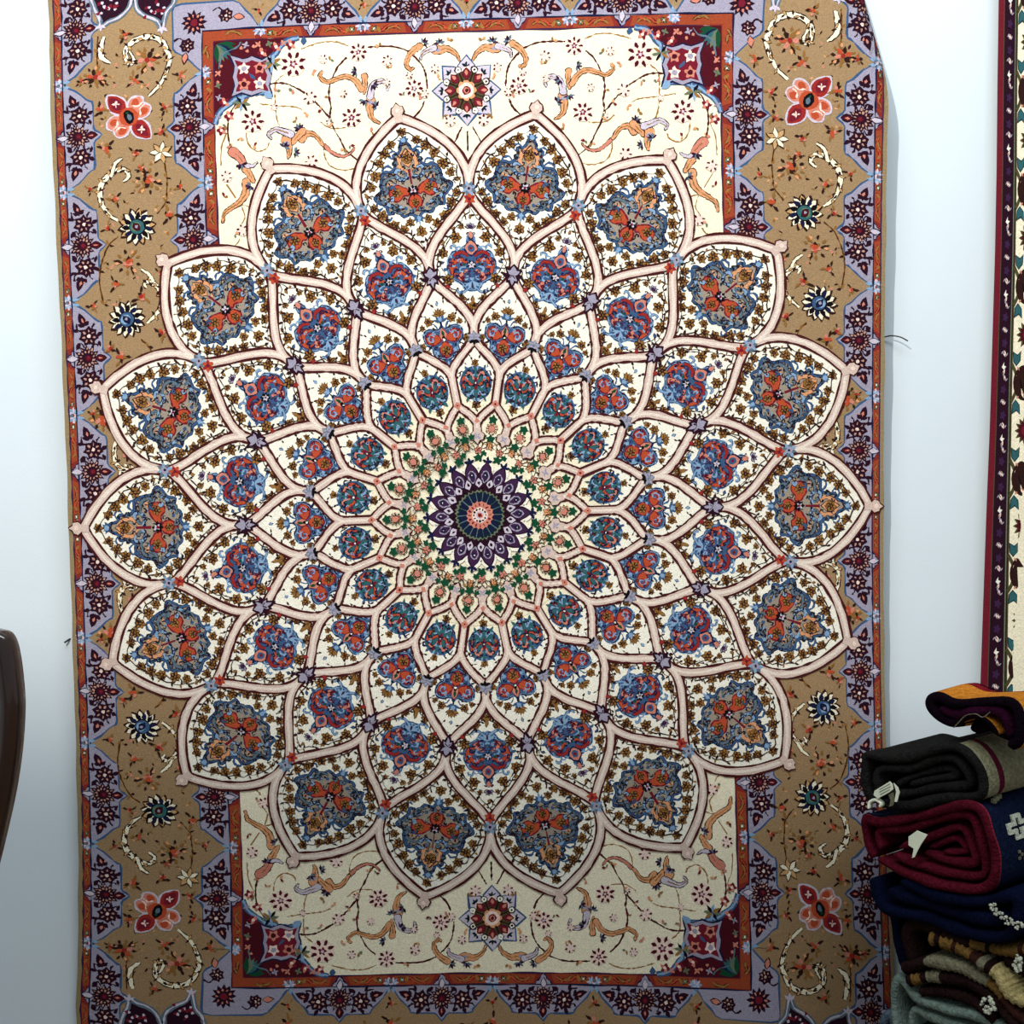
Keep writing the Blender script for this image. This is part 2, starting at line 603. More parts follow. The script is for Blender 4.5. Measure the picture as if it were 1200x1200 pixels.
def panel_c(p):
    half = cr([(0, 20), (5, 14), (14, 17), (24, 15), (27, 6), (24, -3), (18, -8), (17, -18), (9, -24), (0, -27)], 3)
    body = half + [(-x, y) for x, y in half[::-1][1:-1]]
    body = [(x * .93, y * .93) for x, y in body]
    p.fill(body, 'blue')
    p.line(body, 2.6, 'light_blue', closed=True)
    p.line(body, 1.3, 'navy', closed=True)
    for q in mirror(p):
        q.ofill(cr([(3, 2), (8, 8), (15, 12), (22, 8), (22, 1), (16, -4), (8, -3)], 3, True), 'orange', 'crimson', 1.5)
        q.dot(15.5, 4, 4.3, 'red')
        q.line(cr([(11, 6), (15, 9), (19, 6), (18, 1), (14, 1), (14, 5)], 4), 1.5, 'light_blue')
        q.dot(15.5, 4, 1.6, 'blue', 6)
        q.line(cr([(18, -8), (23, -9), (23, -14), (19, -13)], 4), 2.0, 'navy', taper=True)
        q.line(cr([(5, 14), (9, 21), (16, 21)], 4), 2.0, 'blue', taper=True)
        q.leaf(9, -12, 8, 4, -50, 'light_blue')
        for i, (x, y, s) in enumerate([(15, 25, .85), (24, 19, .6), (28, -3, .62), (25, -13, .7), (17, -23, .62)]):
            gold_flower(q.at(x, y), s * 0.9, 33 * i, flat=True)
    p.ofill(cr([(-4, -4), (0, -2), (4, -4), (8, -10), (6, -18), (0, -22), (-6, -18), (-8, -10)], 3, True),
            'orange', 'crimson', 1.5)
    gold_flower(p.at(0, -13), 0.8, 90)
    for q in mirror(p):
        filigree(q, [(9, -8), (12, -16), (19, -5), (22, 11), (10, 13), (6, -20)], ('navy', 'light_blue', 'umber'), 1.4, 0.42)
    p.oleaf(0, -2, 17, 9, 90, 'salmon', 'crimson')
    p.leaf(0, 4, 9, 4, 90, 'green')
    p.ell(0, 1, 2.4, 4, 'black')
    p.dot(0, 0, 1.4, 'white', 6)
    p.line([(0, 15), (0, 26)], 2.2, 'navy')
    for a in (25, 58, 90, 122, 155):
        p.leaf(0, 22, 10, 4, a, 'blue')
    p.dot(0, 26, 3, 'light_blue', 7)
    for a in (18, 42, 66, 90, 114, 138, 162):
        p.oleaf(0, 30, 9, 2.8, a, 'gold', 'umber', 0.7)
    p.oleaf(0, 43, 5, 3, 90, 'light_blue', 'navy', 0.6)
    for a in (-150, -120, -90, -60, -30):
        p.leaf(0, -25, 9, 3.6, a, 'blue')
    p.leaf(0, -26, 8, 3, -90, 'light_blue')


def panel_d(p):
    pts = [(19.5 * math.sin(2 * math.pi * i / 24), 19.5 * math.cos(2 * math.pi * i / 24)) for i in range(24)]
    p.fill(pts, 'teal')
    p.line(pts, 2.2, 'blue', closed=True)
    for q in mirror(p):
        q.oline(cr([(2, -3), (8, 0), (15, 7), (16, -2), (12, -7)], 4), 3.2, 'orange', 'navy', 0.8, taper=True)
        q.oline(cr([(2, 4), (6, 12), (11, 11), (10, 5)], 4), 2.6, 'salmon', 'navy', 0.8, taper=True)
        q.oline(cr([(3, -8), (9, -14), (14, -11)], 4), 2.4, 'light_blue', 'navy', 0.7, taper=True)
        q.line(cr([(13, 12), (18, 14), (20, 8)], 4), 1.8, 'navy', taper=True)
        q.leaf(10, 15, 7, 3.4, 60, 'blue')
        q.leaf(9, -15, 8, 3.4, -65, 'teal')
        q.leaf(2, 15, 6, 2.6, 70, 'light_blue')
        q.leaf(2, -17, 6, 2.6, -70, 'light_blue')
    for k in range(10):
        a = 36 * k + 18
        curl(p.at(13 * math.cos(R(a)), 13 * math.sin(R(a)), a + 60), ('navy', 'crimson', 'blue')[k % 3], 1.6, .5)
    for q in mirror(p):
        filigree(q, [(5, -4), (10, -3), (14, 4), (6, 15), (13, -9), (5, 8), (4, -14)], ('navy', 'dark_teal', 'light_blue', 'navy'), 1.3, 0.4)
    p.ell(0, 0, 2.4, 8, 'crimson')
    p.ell(0, 0, 1.6, 3.2, 'navy')
    p.dot(0, 0, 1.0, 'white', 6)
    gold_flower(p.at(0, 24), 0.62, 90)
    gold_flower(p.at(0, -25), 0.72, -90)
    p.leaf(0, -18, 5, 3, -90, 'blue')


def ogee(r1, r2, mode):
    out = []
    for i in range(19):
        t = i / 18
        if mode == 1:
            x = min(1, t / 0.92)
            s = 1 - (1 - x) ** 2.1
        elif mode == 3:
            x = min(1, t / 0.95)
            s = 0.45 * x * x * (3 - 2 * x) + 0.55 * (1 - (1 - x) ** 1.8)
        else:
            x = min(1, t / 0.87)
            s = 0.72 * x * x * (3 - 2 * x) + 0.28 * (1 - (1 - x) ** 2)
        out.append((r1 + (r2 - r1) * t, s))
    return out


def polar(r, th):
    a = R(th)
    return (r * math.sin(a), r * math.cos(a))


RT, RA, RBn, RC, RD, RE, RF = 457, 366, 274, 201, 152, 127, 100


def seg(r1, th1, r2, th2, mode):
    return [polar(r, th1 + (th2 - th1) * s) for r, s in ogee(r1, r2, mode)]


def petal(r1, r2, r3, th, m1, m2):
    up_l = seg(r1, th, r2, th - 10, m1)
    lo_l = seg(r2, th - 10, r3, th, m2)
    lo_r = seg(r2, th + 10, r3, th, m2)[::-1]
    up_r = seg(r1, th, r2, th + 10, m1)[::-1]
    return up_l[:-1] + lo_l[:-1] + lo_r[:-1] + up_r[:-1]


LV_FIELD, LV_BORDER, LV_MED, LV_RIB = 0.00003, 0.00008, 0.0010, 0.0024

panels = [('outer_petal_panel', RT, RA, RBn, 10, 1, 2, 376, panel_a, 0.98, 0.97),
          ('second_petal_panel', RA, RBn, RC, 0, 2, 2, 284, panel_b, 0.98, 0.95),
          ('third_petal_panel', RBn, RC, RD, 10, 2, 2, 203, panel_c, 0.92, 0.92),
          ('inner_petal_panel', RC, RD, 112, 0, 2, 3, 150, panel_d, 0.92, 0.96)]
for name, r1, r2, r3, th0, m1, m2, rc, fn, sx, sy in panels:
    for k in range(18):
        th = th0 + 20 * k
        c = Cloth(LV_MED)
        p = Pen(c)
        p.fill(petal(r1, r2, r3, th, m1, m2), 'white')
        x, y = polar(rc, th)
        q = p.at(x, y, -th)
        q.M[:2, 0] *= sx
        q.M[:2, 1] *= sy
        fn(q)
        # leafy tendril running round inside the ribbon
        z0 = c.z
        k_in = {'outer': 0.835, 'secon': 0.80, 'third': 0.80, 'inner': 0.78}[name[:5]]
        big = name[:5] in ('outer', 'secon')
        loop = [(x + (a - x) * k_in, y + (b - y) * k_in) for a, b in petal(r1, r2, r3, th, m1, m2)]
        n_l = len(loop)
        wav = [(a + 1.3 * math.sin(1.9 * i), b + 1.3 * math.cos(2.3 * i)) for i, (a, b) in enumerate(loop)]
        if big:
            p.line(wav, 1.0, 'umber', closed=True)
        for i in range(0, n_l, 2):
            a, b = wav[i]
            dr = math.degrees(math.atan2(wav[(i + 1) % n_l][1] - b, wav[(i + 1) % n_l][0] - a))
            sgn = 1 if (i // 2) % 2 else -1
            if big or i % 4 == 0:
                p.leaf(a, b, 6.2 if big else 4.4, 2.6 if big else 2.0, dr + sgn * 55, 'umber')
                p.leaf(a, b, 4.6, 2.0, dr - sgn * 110, 'ochre' if i % 4 else 'umber')
            c.z = z0 + 0.000003
        c.build(name, carpet_map, carpet)

# inner cream disc and the central rosette
c = Cloth(LV_MED - 0.0004)
p = Pen(c)
p.fill([polar(128, 5 * i) for i in range(72)], 'cream')
for k in range(18):
    th = 20 * k
    for r, d, s, col in [(99, 10, 1.0, 'salmon'), (74, 0, .62, 'salmon'), (79, 10, .62, 'peach')]:
        x, y = polar(r, th + d)
        q = p.at(x, y, -th - d, s)
        if s == 1.0:
            for i in range(10):
                a = R(36 * i)
                q.dot(6 * math.cos(a), 6 * math.sin(a), 1.6, 'umber', 6)
                q.dot(6 * math.cos(a), 6 * math.sin(a), 0.9, 'peach', 5)
            q.dot(0, 0, 4.6, 'umber')
            q.dot(0, 0, 3.8, col)
        else:
            for i in range(5):
                q.oleaf(0, 0, 8, 5, 72 * i + 90, col, 'umber', 1.0)
    for r, d, s in [(110, 10, 1.0), (88, 10, 1.0), (90, 4.5, .7), (90, 15.5, .7), (66, 0, 1.0), (71, 5.5, .75)]:
        x, y = polar(r, th + d)
        q = p.at(x, y, -th - d, s)
        for a in (90, 20, 160, -45, -135):
            q.leaf(0, -1, 6, 4, a, 'green')
    for d in (3, 7, 13, 17):
        x, y = polar(80, th + d)
        q = p.at(x, y, -th - d, 0.6, mx=-1 if d > 10 else 1)
        q.line(cr([(-6, -7), (0, -4), (3, 2), (-1, 6), (-4, 2)], 4), 1.6, 'umber')
        q.leaf(3, 2, 6, 3.4, 30, 'gold')
c.build('leafy_inner_ring', carpet_map, carpet)

c = Cloth(LV_RIB)
p = Pen(c)
star = []
for k in range(18):
    th = 10 + 20 * k
    star += [polar(48, th - 10), polar(51, th - 8.4), polar(55, th - 5.8), polar(59, th - 2.6), polar(63.5, th),
             polar(59, th + 2.6), polar(55, th + 5.8), polar(51, th + 8.4)]
p.line(star, 6.5, 'white', closed=True)
p.fill(star, 'dark_purple')
for k in range(18):
    th = 10 + 20 * k
    q = p.at(0, 0, -th)
    q.fill([(0, 36), (5.4, 41), (7.0, 47), (4.8, 54), (0, 60), (-4.8, 54), (-7.0, 47), (-5.4, 41)], 'purple')
    q.line(cr([(0, 37), (4, 43), (3.5, 48), (0, 51), (-3.5, 48), (-4, 43)], 3, True), 1.2, 'lilac', closed=True)
    q.dot(0, 46, 2.4, 'navy', 7)
    q.dot(0, 46, 0.8, 'white', 5)
    for a in (90, 25, 155):
        q.leaf(0, 60, 7.5, 3.6, a, 'navy')
    q = p.at(0, 0, -th + 10)
    q.ofill([(0, 31), (4.4, 35), (3.8, 39), (0, 43), (-3.8, 39), (-4.4, 35)], 'pale_lilac', 'dark_purple', 1.0)
    q.leaf(0, 34, 5, 3, 90, 'dark_purple')
    q.dot(3.8, 30.6, 1.2, 'black', 6)
scal = [polar(29.5 if i % 2 else 27.0, 5 * i) for i in range(72)]
p.fill(scal, 'sage')
p.fill([polar(27.2 if i % 2 else 25.2, 5 * i) for i in range(72)], 'dark_teal')
for k in range(36):
    p.line([polar(14, 10 * k), polar(25, 10 * k)], 0.7 if k % 2 else 2.2, 'slate' if k % 2 else 'navy')
p.fill([polar(16.5 if i % 2 else 14.5, 10 * i) for i in range(36)], 'salmon')
for k in range(16):
    x, y = polar(12.2, 22.5 * k)
    p.ell(x, y, 2.1, 1.0, 'crimson', 90 - 22.5 * k, 6)
p.dot(0, 0, 9.2, 'pale_pink', 16)
for k in range(12):
    x, y = polar(7, 30 * k)
    p.dot(x, y, 1.2, 'dark_teal', 6)
p.dot(0, 0, 4.6, 'pale_lilac', 12)
p.dot(0, 0, 3.2, 'orange', 10)
p.dot(0, 0, 1.6, 'maroon', 8)
c.build('center_rosette', carpet_map, carpet)

# the ribbon lattice between the petals
segs = []
for k in range(18):
    th = 20 * k
    for sg in (1, -1):
        segs.append((seg(RT + 4, th + 10, RA, th + 10 - 10 * sg, 1), 8.2))
        segs.append((seg(RA, th, RBn, th + 10 * sg, 2), 8.0))
        segs.append((seg(RBn, th + 10, RC, th + 10 - 10 * sg, 2), 8.0))
        segs.append((seg(RC, th, RD, th + 10 * sg, 2), 7.2))
        segs.append((seg(RE, th + 10, RF, th + 10 - 10 * sg, 3), 6.4))
    segs.append(([polar(RD + 3, th + 10), polar(RE - 2, th + 10)], 7.2))
    segs.append(([polar(RF + 2, th), polar(88, th)], 7.0))
c = Cloth(LV_RIB - 0.0006, 0)
p = Pen(c)
for dye, dw, dz in (('ribbon_line', 4.6, 0), ('pink', 0, .00003), ('pinklight', -4.6, .00006)):
    c.z = LV_RIB - 0.0006 + dz
    for i, (pts, w) in enumerate(segs):
        c.z = LV_RIB - 0.0006 + dz + 0.0000018 * (i % 13)
        p.line(pts, w + dw, dye)
c.build('ribbon_lattice', carpet_map, carpet)


def crown(c, th):
    q = Pen(c).at(0, 0, -th)
    q.fill([(-4.6, 455), (-4.4, 464), (4.4, 464), (4.6, 455)], 'pink')
    shape = [(-4.4, 463), (-7.5, 467), (-6, 472), (-3, 473), (0, 477), (3, 473), (6, 472), (7.5, 467),
             (4.4, 463)]
    q.line(shape, 2.6, 'ribbon_line')
    q.fill(shape, 'pink')
    q.dot(0, 469, 2.6, 'pale_pink', 6)


def node_a(c, th):
    q = Pen(c).at(0, 0, -th)
    for a in range(0, 360, 45):
        q.leaf(0, RA + 5, 9.5, 4.6, a + 22, 'slate' if a % 90 else 'light_blue')
    q.dot(0, RA + 5, 4.2, 'lilac', 7)
    q.dot(0, RA + 5, 1.6, 'navy', 6)
    for a in range(0, 360, 60):
        q.leaf(0, RA - 7, 7.4, 4.6, a + 30, 'orange' if a % 120 else 'red')
    q.dot(0, RA - 7, 2.2, 'crimson', 6)


def node_b(c, th):
    q = Pen(c).at(0, 0, -th)
    y = RBn
    for a, l, w in ((90, 14, 12), (40, 13, 7), (140, 13, 7), (0, 12, 6), (180, 12, 6), (-50, 11, 7), (-130, 11, 7),
                    (-90, 15, 8)):
        q.leaf(0, y, l, w, a, 'dark_purple')
    for a, l, w in ((90, 11, 8), (40, 9.5, 3.6), (140, 9.5, 3.6), (-50, 8, 3.6), (-130, 8, 3.6), (-90, 11.5, 4.4)):
        q.leaf(0, y + 0.5, l, w, a, 'lilac')
    q.line([(-3, y - 3), (0, y), (3, y - 3)], 1.2, 'dark_purple')
    for s in (-1, 1):
        q.oleaf(s * 14.5, y - 15, 5, 4.4, 40 if s > 0 else 140, 'red', 'crimson', 0.6)


def node_c(c, th):
    q = Pen(c).at(0, 0, -th)
    for a in (90, 30, 150, -20, 200):
        q.oleaf(0, RC, 8, 4.4, a, 'lilac', 'slate', 0.8)
    for a in (-90, -30, -150):
        q.leaf(0, RC - 2, 7, 3.6, a, 'black')


def node_d(c, th):
    q = Pen(c).at(0, 0, -th)
    q.fill([(0, RE - 5), (4.5, RE), (0, RE + 5), (-4.5, RE)], 'salmon')
    q.dot(0, RE, 1.4, 'crimson', 6)


def foot(c, th):
    q = Pen(c).at(0, 0, -th)
    shape = [(-4, 100), (-4.2, 95), (-8, 92), (-7, 86), (-3, 85), (0, 81), (3, 85), (7, 86), (8, 92), (4.2, 95), (4, 100)]
    q.line(shape, 2.4, 'ribbon_line')
    q.fill(shape, 'pink')
    for a in range(0, 360, 90):
        q.leaf(0, 90, 5, 2.4, a + 45, 'lilac')
    q.fill([(0, 104), (3.2, 107.5), (0, 111), (-3.2, 107.5)], 'salmon')


for nm, fn, off in (('petal_tip', crown, 10), ('red_knot', node_a, 0), ('purple_knot', node_b, 10),
                    ('lilac_knot', node_c, 0), ('pink_knot', node_d, 10), ('ribbon_foot', foot, 0)):
    for k in range(18):
        c = Cloth(LV_RIB)
        fn(c, off + 20 * k)
        c.build(nm, carpet_map, carpet)

QUAD = ((1, 1), (-1, 1), (1, -1), (-1, -1))


# ---- the cream field: vines, leaves and rosettes
def field_rosette(p, r, dye='maroon'):
    p.dot(0, 0, r * 1.05, 'pale_pink', 10)
    n = 8 if r > 8 else 6
    for k in range(n):
        a = 360 / n * k
        x, y = 0.5 * r * math.cos(R(a)), 0.5 * r * math.sin(R(a))
        p.leaf(x, y, r * 0.62, r * 0.34, a, dye)
    if r > 8:
        for k in range(5):
            p.leaf(0, 0, r * 0.42, r * 0.24, 72 * k + 20, 'crimson')
    p.dot(0, 0, r * 0.16, 'pale_lilac', 6)


VINES = [[(67.5, 529.1), (83.7, 534.6), (101.7, 535.5), (116, 534.9)],
         [(139.4, 524.4), (149.2, 515.4), (156.4, 502.2), (160, 492.7), (161, 480.7), (158.9, 468.8), (160, 459.2), (156.6, 444.8), (148.8, 430.4), (142.3, 418.3), (125.8, 404)],
         [(160.5, 455.6), (169.4, 466.2), (176.9, 474.5), (182.5, 479.2)],
         [(188.6, 485), (200.1, 491.9), (209.9, 496.5), (221.4, 497.9), (231.1, 496.7)],
         [(260, 482.4), (269.6, 474.6), (276.7, 461.4), (278.9, 447.1), (277.4, 431.4), (272.4, 420.5)],
         [(62.1, 524.2), (53.7, 515.7), (49, 507.1), (46.8, 497.6), (45.8, 486.4)],
         [(49.7, 472.7), (54.4, 462.1), (67.4, 449.7)],
         [(6.1, 441.7), (10.9, 433.1), (18, 419.6)]]
THIN = [[(138.2, 537.1), (151.4, 542.1), (167.8, 542.5), (182.5, 539.1), (192.3, 535.8)],
        [(213.3, 507.5), (221.4, 500.3), (223.7, 490.8), (223.5, 476.6), (222.4, 459), (218.9, 447.8)],
        [(191.5, 465.9), (201.4, 469.7), (214.5, 471.1), (227.5, 472.5), (242.1, 474.8)],
        [(127.3, 399.1), (143.7, 395.5), (160.3, 400.1), (167.2, 411.4), (168.3, 421.1)],
        [(257.8, 442.7), (255.9, 429.8), (246, 420.2), (234.7, 423.5), (231.5, 430)],
        [(280.4, 442.6), (286.6, 426.5), (287.8, 405.5)],
        [(171.5, 451.7), (159.8, 443.9), (141.7, 444.2)],
        [(282.5, 383.9), (272.4, 368)],
        [(248.8, 353.4), (264.9, 359.4), (262.1, 345.9), (266.8, 337.3)],
        [(268.9, 321.3), (274.8, 313.9), (285.9, 315.1)]]
ACAN = [([(7.5, 516), (12.1, 524.6), (21.3, 530.7), (29.7, 529.7), (35.5, 530.3)], 1.5, 11, 'peach'),
        ([(53.8, 534.6), (62.9, 528.9), (68.7, 520.8), (69.8, 512.9), (65.2, 508.3), (61.9, 509.9)], 7, 2, 'peach'),
        ([(37.2, 531.9), (43.8, 530.1), (51.3, 526), (52.9, 520.4)], 7, 2, 'pale_lilac'),
        ([(102.2, 448.2), (111, 454.1), (113.8, 466.1), (112.1, 474.6)], 1.5, 11, 'peach'),
        ([(112.8, 479.3), (109.3, 491.4), (99.4, 496.4), (91.9, 491.8), (93.1, 485.8)], 8, 2, 'pale_lilac'),
        ([(120.3, 482.8), (118.6, 492.4), (119.4, 501.9)], 2, 7, 'peach'),
        ([(122.9, 487.5), (130.5, 498.1), (140.4, 502.6), (152.7, 500), (162.5, 496.8), (171.2, 503.1), (169.4, 508.5)], 6, 3, 'peach'),
        ([(132.8, 420.1), (139.3, 413.5), (149.1, 411.7), (159.1, 416.4), (167.6, 424.4)], 1.5, 4, 'salmon'),
        ([(169.2, 425.1), (177.7, 436.3), (187.6, 438.6), (193.2, 432.1)], 3, 8, 'peach'),
        ([(192.6, 441.7), (199, 435.2), (204.6, 428.7)], 8, 5, 'peach'),
        ([(209.9, 410.8), (208.5, 420.5), (211.7, 431.8)], 1.5, 11, 'peach'),
        ([(205.6, 438.3), (215.5, 442.2), (223.7, 444.6), (231.8, 439.7), (229.2, 434.8)], 8, 2, 'pale_lilac'),
        ([(273.6, 420.5), (266.2, 414.4), (261.1, 405.9)], 11, 7, 'salmon'),
        ([(259.8, 401), (256, 395), (250.9, 386.4)], 9, 4, 'peach'),
        ([(259.4, 385.2), (260.3, 372.9), (267.4, 363.1), (277.1, 356.9), (285.5, 350.8), (287.7, 341)], 9, 2.5, 'peach'),
        ([(259.9, 404.7), (252.5, 403.5), (246.5, 407.2)], 5, 1.5, 'pale_lilac')]
VINES.append([(0, 437), (0, 428), (0, 414)])
TUFT = [(30.9, 536.9), (49.8, 537.3), (109.1, 492.3), (119.6, 474.9), (129.1, 508.1), (195.9, 444.6), (214.1, 424), (202.2, 417.4), (264.5, 406.1), (254.2, 380.8), (105.6, 467.5)]
ROS = list(zip([(126.3, 529.8), (202, 518.7), (249.9, 454.6), (135.1, 455.3), (61.2, 486.7), (183.2, 406.9), (281.7, 392.5), (92.5, 519.3), (167.7, 523.2), (36.6, 508.3), (182.9, 479.4), (265.7, 330.6), (224.9, 470.2), (49.1, 480.2), (160.7, 451), (93.2, 494.6), (144.5, 483), (19.5, 449), (66.5, 501.9)],
               [9.5, 13.5, 12, 10.5, 9.5, 7, 6.5, 6, 5, 5, 7, 6.5, 4, 5, 4, 4, 4.5, 6.5, 4]))
LEAFS = [(101.6, 536), (158.9, 521.5), (179.4, 508.9), (162.3, 480.7), (157.7, 450.1), (89.5, 510.9), (112.8, 438.3), (137.2, 423.3), (187.5, 462.1), (199.1, 454.2), (221.2, 488.3), (249.4, 426.6), (265.1, 436.2), (280.9, 450.7), (275.6, 426.5), (285.2, 369.9), (274.4, 326.7), (145.1, 420.2), (53.1, 478.2), (75, 479.7), (33.5, 497.9), (27.6, 454.6), (203.7, 489.5), (169.8, 465.3), (18.9, 539.1)]

c = Cloth(LV_FIELD)
p = Pen(c)
for mx, my in QUAD:
    c.z = LV_FIELD
    q = p.at(mx=mx, my=my)
    for t in THIN:
        q.line(cr(t, 5), 1.3, 'gold')
    for t in VINES:
        q.line(cr(t, 5), 2.0, 'ribbon_line')
    for pts, w1, w2, dye in ACAN:
        q.dot(pts[-1][0], pts[-1][1], w2 / 2 + 0.8, 'umber', 9)
        q.dot(pts[0][0], pts[0][1], w1 / 2 + 0.8, 'umber', 9)
        q.oline(cr(pts, 5), w1, dye, 'umber', 0.8, w2=w2)
        q.dot(pts[-1][0], pts[-1][1], w2 / 2, dye, 9)
        q.dot(pts[0][0], pts[0][1], w1 / 2, dye, 9)
        if max(w1, w2) > 5:
            m = len(pts) // 2
            q.line(cr(pts, 5)[2:-2], 1.0, 'ochre')
        if w2 > 8:
            x, y = pts[-1]
            x0, y0 = pts[-2]
            q.ell((x * 2 + x0) / 3, (y * 2 + y0) / 3, 3.4, 2.4, 'lilac', 30)
    for i, (x, y) in enumerate(TUFT):
        for a in range(5):
            q.leaf(x, y, 7.0, 2.8, 40 * a + 67 * i, ('purple', 'slate', 'dark_purple')[(i + a) % 3])
    for i, ((x, y), r) in enumerate(ROS):
        field_rosette(q.at(x, y, 23 * i), r)
    for i, (x, y) in enumerate(LEAFS):
        q.leaf(x, y, 5.5, 3, 77 * i, ('peach', 'gold', 'salmon', 'crimson')[i % 4])
        q.leaf(x, y, 4.5, 2.6, 77 * i + 110, ('gold', 'sage', 'peach')[i % 3])
c.build('field_vines', carpet_map, carpet)

for sy in (1, -1):
    c = Cloth(LV_FIELD + 0.0006)
    p = Pen(c, 0, 483 * sy, 0 if sy > 0 else 180)
    for k in range(8):
        q = p.at(0, 0, 45 * k)
        pet = [(-8, 16), (-10.5, 22), (-9, 28), (0, 39), (9, 28), (10.5, 22), (8, 16)]
        q.line(pet, 4.2, 'blue')
        q.fill(pet, 'pale_lilac')
    for k in range(8):
        q = p.at(0, 0, 45 * k)
        q.fill([(-5, 22), (0, 31), (5, 22), (0, 14)], 'pale_pink')
        for a in (90, 35, 145):
            q.leaf(0, 27, 6, 2.6, a, 'dark_teal')
    p.dot(0, 0, 22.5, 'olive', 24)
    for k in range(16):
        p.line([polar(9, 22.5 * k), polar(23, 22.5 * k)], 2.0, 'umber')
    for k in range(8):
        q = p.at(0, 0, 45 * k)
        q.oleaf(0, 13, 12, 9, 90, 'crimson', 'maroon')
        q.leaf(0, 17, 7, 4, 90, 'salmon')
        q = p.at(0, 0, 45 * k + 22.5)
        q.dot(0, 25, 4.4, 'umber', 9)
        q.dot(0, 25, 3.3, 'white', 8)
        q.dot(0, 25, 1.2, 'umber', 6)
    p.dot(0, 0, 12.4, 'umber', 16)
    for k in range(8):
        x, y = polar(8.5, 45 * k)
        p.dot(x, y, 3.7, 'peach', 8)
    p.dot(0, 0, 9, 'pale_pink', 14)
    p.dot(0, 0, 5.2, 'crimson', 10)
    p.dot(0, 0, 3.4, 'salmon', 10)
    p.dot(0, 0, 2.2, 'maroon', 8)
    # sprig between the star and the petals
    c.build('star_rosette', carpet_map, carpet)

# ---- corner pieces of the field
CORNER = [(195.4, 548), (207, 546.6), (215.5, 540.7), (221.6, 532.5), (227.1, 527.6), (230.7, 523.1), (231.3, 517.3), (229.7, 509.2), (233.3, 499.7), (231.2, 487.9), (241.9, 487.6), (251.6, 486.8), (260, 483.2), (267.3, 482.3), (275.1, 476.4), (285.2, 469.2), (290.6, 461.5), (292.5, 453.7)]
for mx, my in QUAD:
    c = Cloth(LV_FIELD + 0.0006)
    p = Pen(c).at(mx=mx, my=my)
    edge = cr(CORNER, 3)
    edge[0] = (edge[0][0], 549)
    edge[-1] = (293.5, edge[-1][1])
    p.fill(edge + [(293.5, 549)], 'maroon')
    p.line(edge, 6.5, 'blue')
    p.line(edge, 2.6, 'light_blue')
    q = p.at(250, 507)      # square cartouche
    sq = cr([(-24, -24), (-12, -19), (0, -23), (12, -19), (24, -23), (20, -10), (22, 0), (20, 12), (25, 25), (10, 20),
             (0, 23), (-12, 19), (-23, 23), (-19, 10), (-23, 0), (-20, -12)], 2, True)
    q.fill(sq, 'lilac')
    q.line(sq, 1.6, 'navy', closed=True)
    q.fill([(x * .78, y * .78) for x, y in sq], 'crimson')
    for x, y, d in ((-9, -9, 'lilac'), (9, 9, 'lilac'), (-9, 9, 'salmon'), (9, -9, 'salmon')):
        for k in range(5):
            q.leaf(x, y, 7.5, 5, 72 * k + 20, 'pale_pink' if d == 'lilac' else 'salmon')
        q.dot(x, y, 3.2, d if d == 'lilac' else 'maroon', 8)
    q.leaf(-4, -4, 11, 4, 45, 'blue')
    for x, y in ((222, 539), (238, 533), (282, 478), (277, 462), (205, 541), (286, 446)):
        r = p.at(x, y)
        for k in range(5):
            r.leaf(0, 0, 6.5, 4.4, 72 * k, 'salmon' if k % 2 else 'crimson')
        r.dot(0, 0, 2, 'pale_pink', 6)
    for x, y in ((226, 520), (262, 476)):
        for k in range(8):
            p.leaf(x, y, 11, 3.4, 45 * k + 10, ('sage', 'black', 'light_blue', 'gold')[k % 4])
    for a in (182, 195, 208, 221, 234, 247, 260, 270):
        p.leaf(290, 545.5, 22, 6, a, ('green', 'navy', 'teal', 'sage')[(a // 22) % 4])
    for x, y in ((262, 540), (255, 536), (248, 541), (288, 512), (285, 520), (289, 502)):
        p.dot(x, y, 2, 'salmon', 6)
    for x, y, d in ((258, 545, 0), (244, 545, 1), (231, 545, 2), (290, 514, 1), (290, 500, 2), (289, 486, 0), (214, 545, 1), (290, 464, 0)):
        for a in (20, 110, 200, 290):
            p.leaf(x - 1, y - 2, 4.6, 2.4, a + 25 * d, ('lilac', 'salmon', 'sage')[d])
    p.line(cr([(262, 547), (268, 540), (283, 534), (288, 516)], 4), 1.4, 'slate')
    p.leaf(190, 549, 9, 7, -90, 'blue')
    x, y = edge[28]
    p.leaf(x + 2, y + 2, 13, 9, 225, 'light_blue')
    c.build('corner_spandrel', carpet_map, carpet)


# ---- scalloped lilac borders with palmettes, and the orange guard stripes
def flower_sprig(p, s=1.0):
    """dark flower cluster on the lilac ground"""
    for k in range(7):
        a = 360 / 7 * k
        p.leaf(0, 0, 9.8 * s, 6.8 * s, a, 'dark_purple')
    for k in range(7):
        a = R(360 / 7 * (k + .5))
        p.dot(5.4 * s * math.cos(a), 5.4 * s * math.sin(a), 2.3 * s, 'dark_purple', 6)
        a = R(360 / 7 * k)
        p.ell(5 * s * math.cos(a), 5 * s * math.sin(a), 1.5 * s, 0.85 * s, 'rosewood', math.degrees(a), 6)
    p.dot(0, 0, 1.8 * s, 'pale_pink', 6)


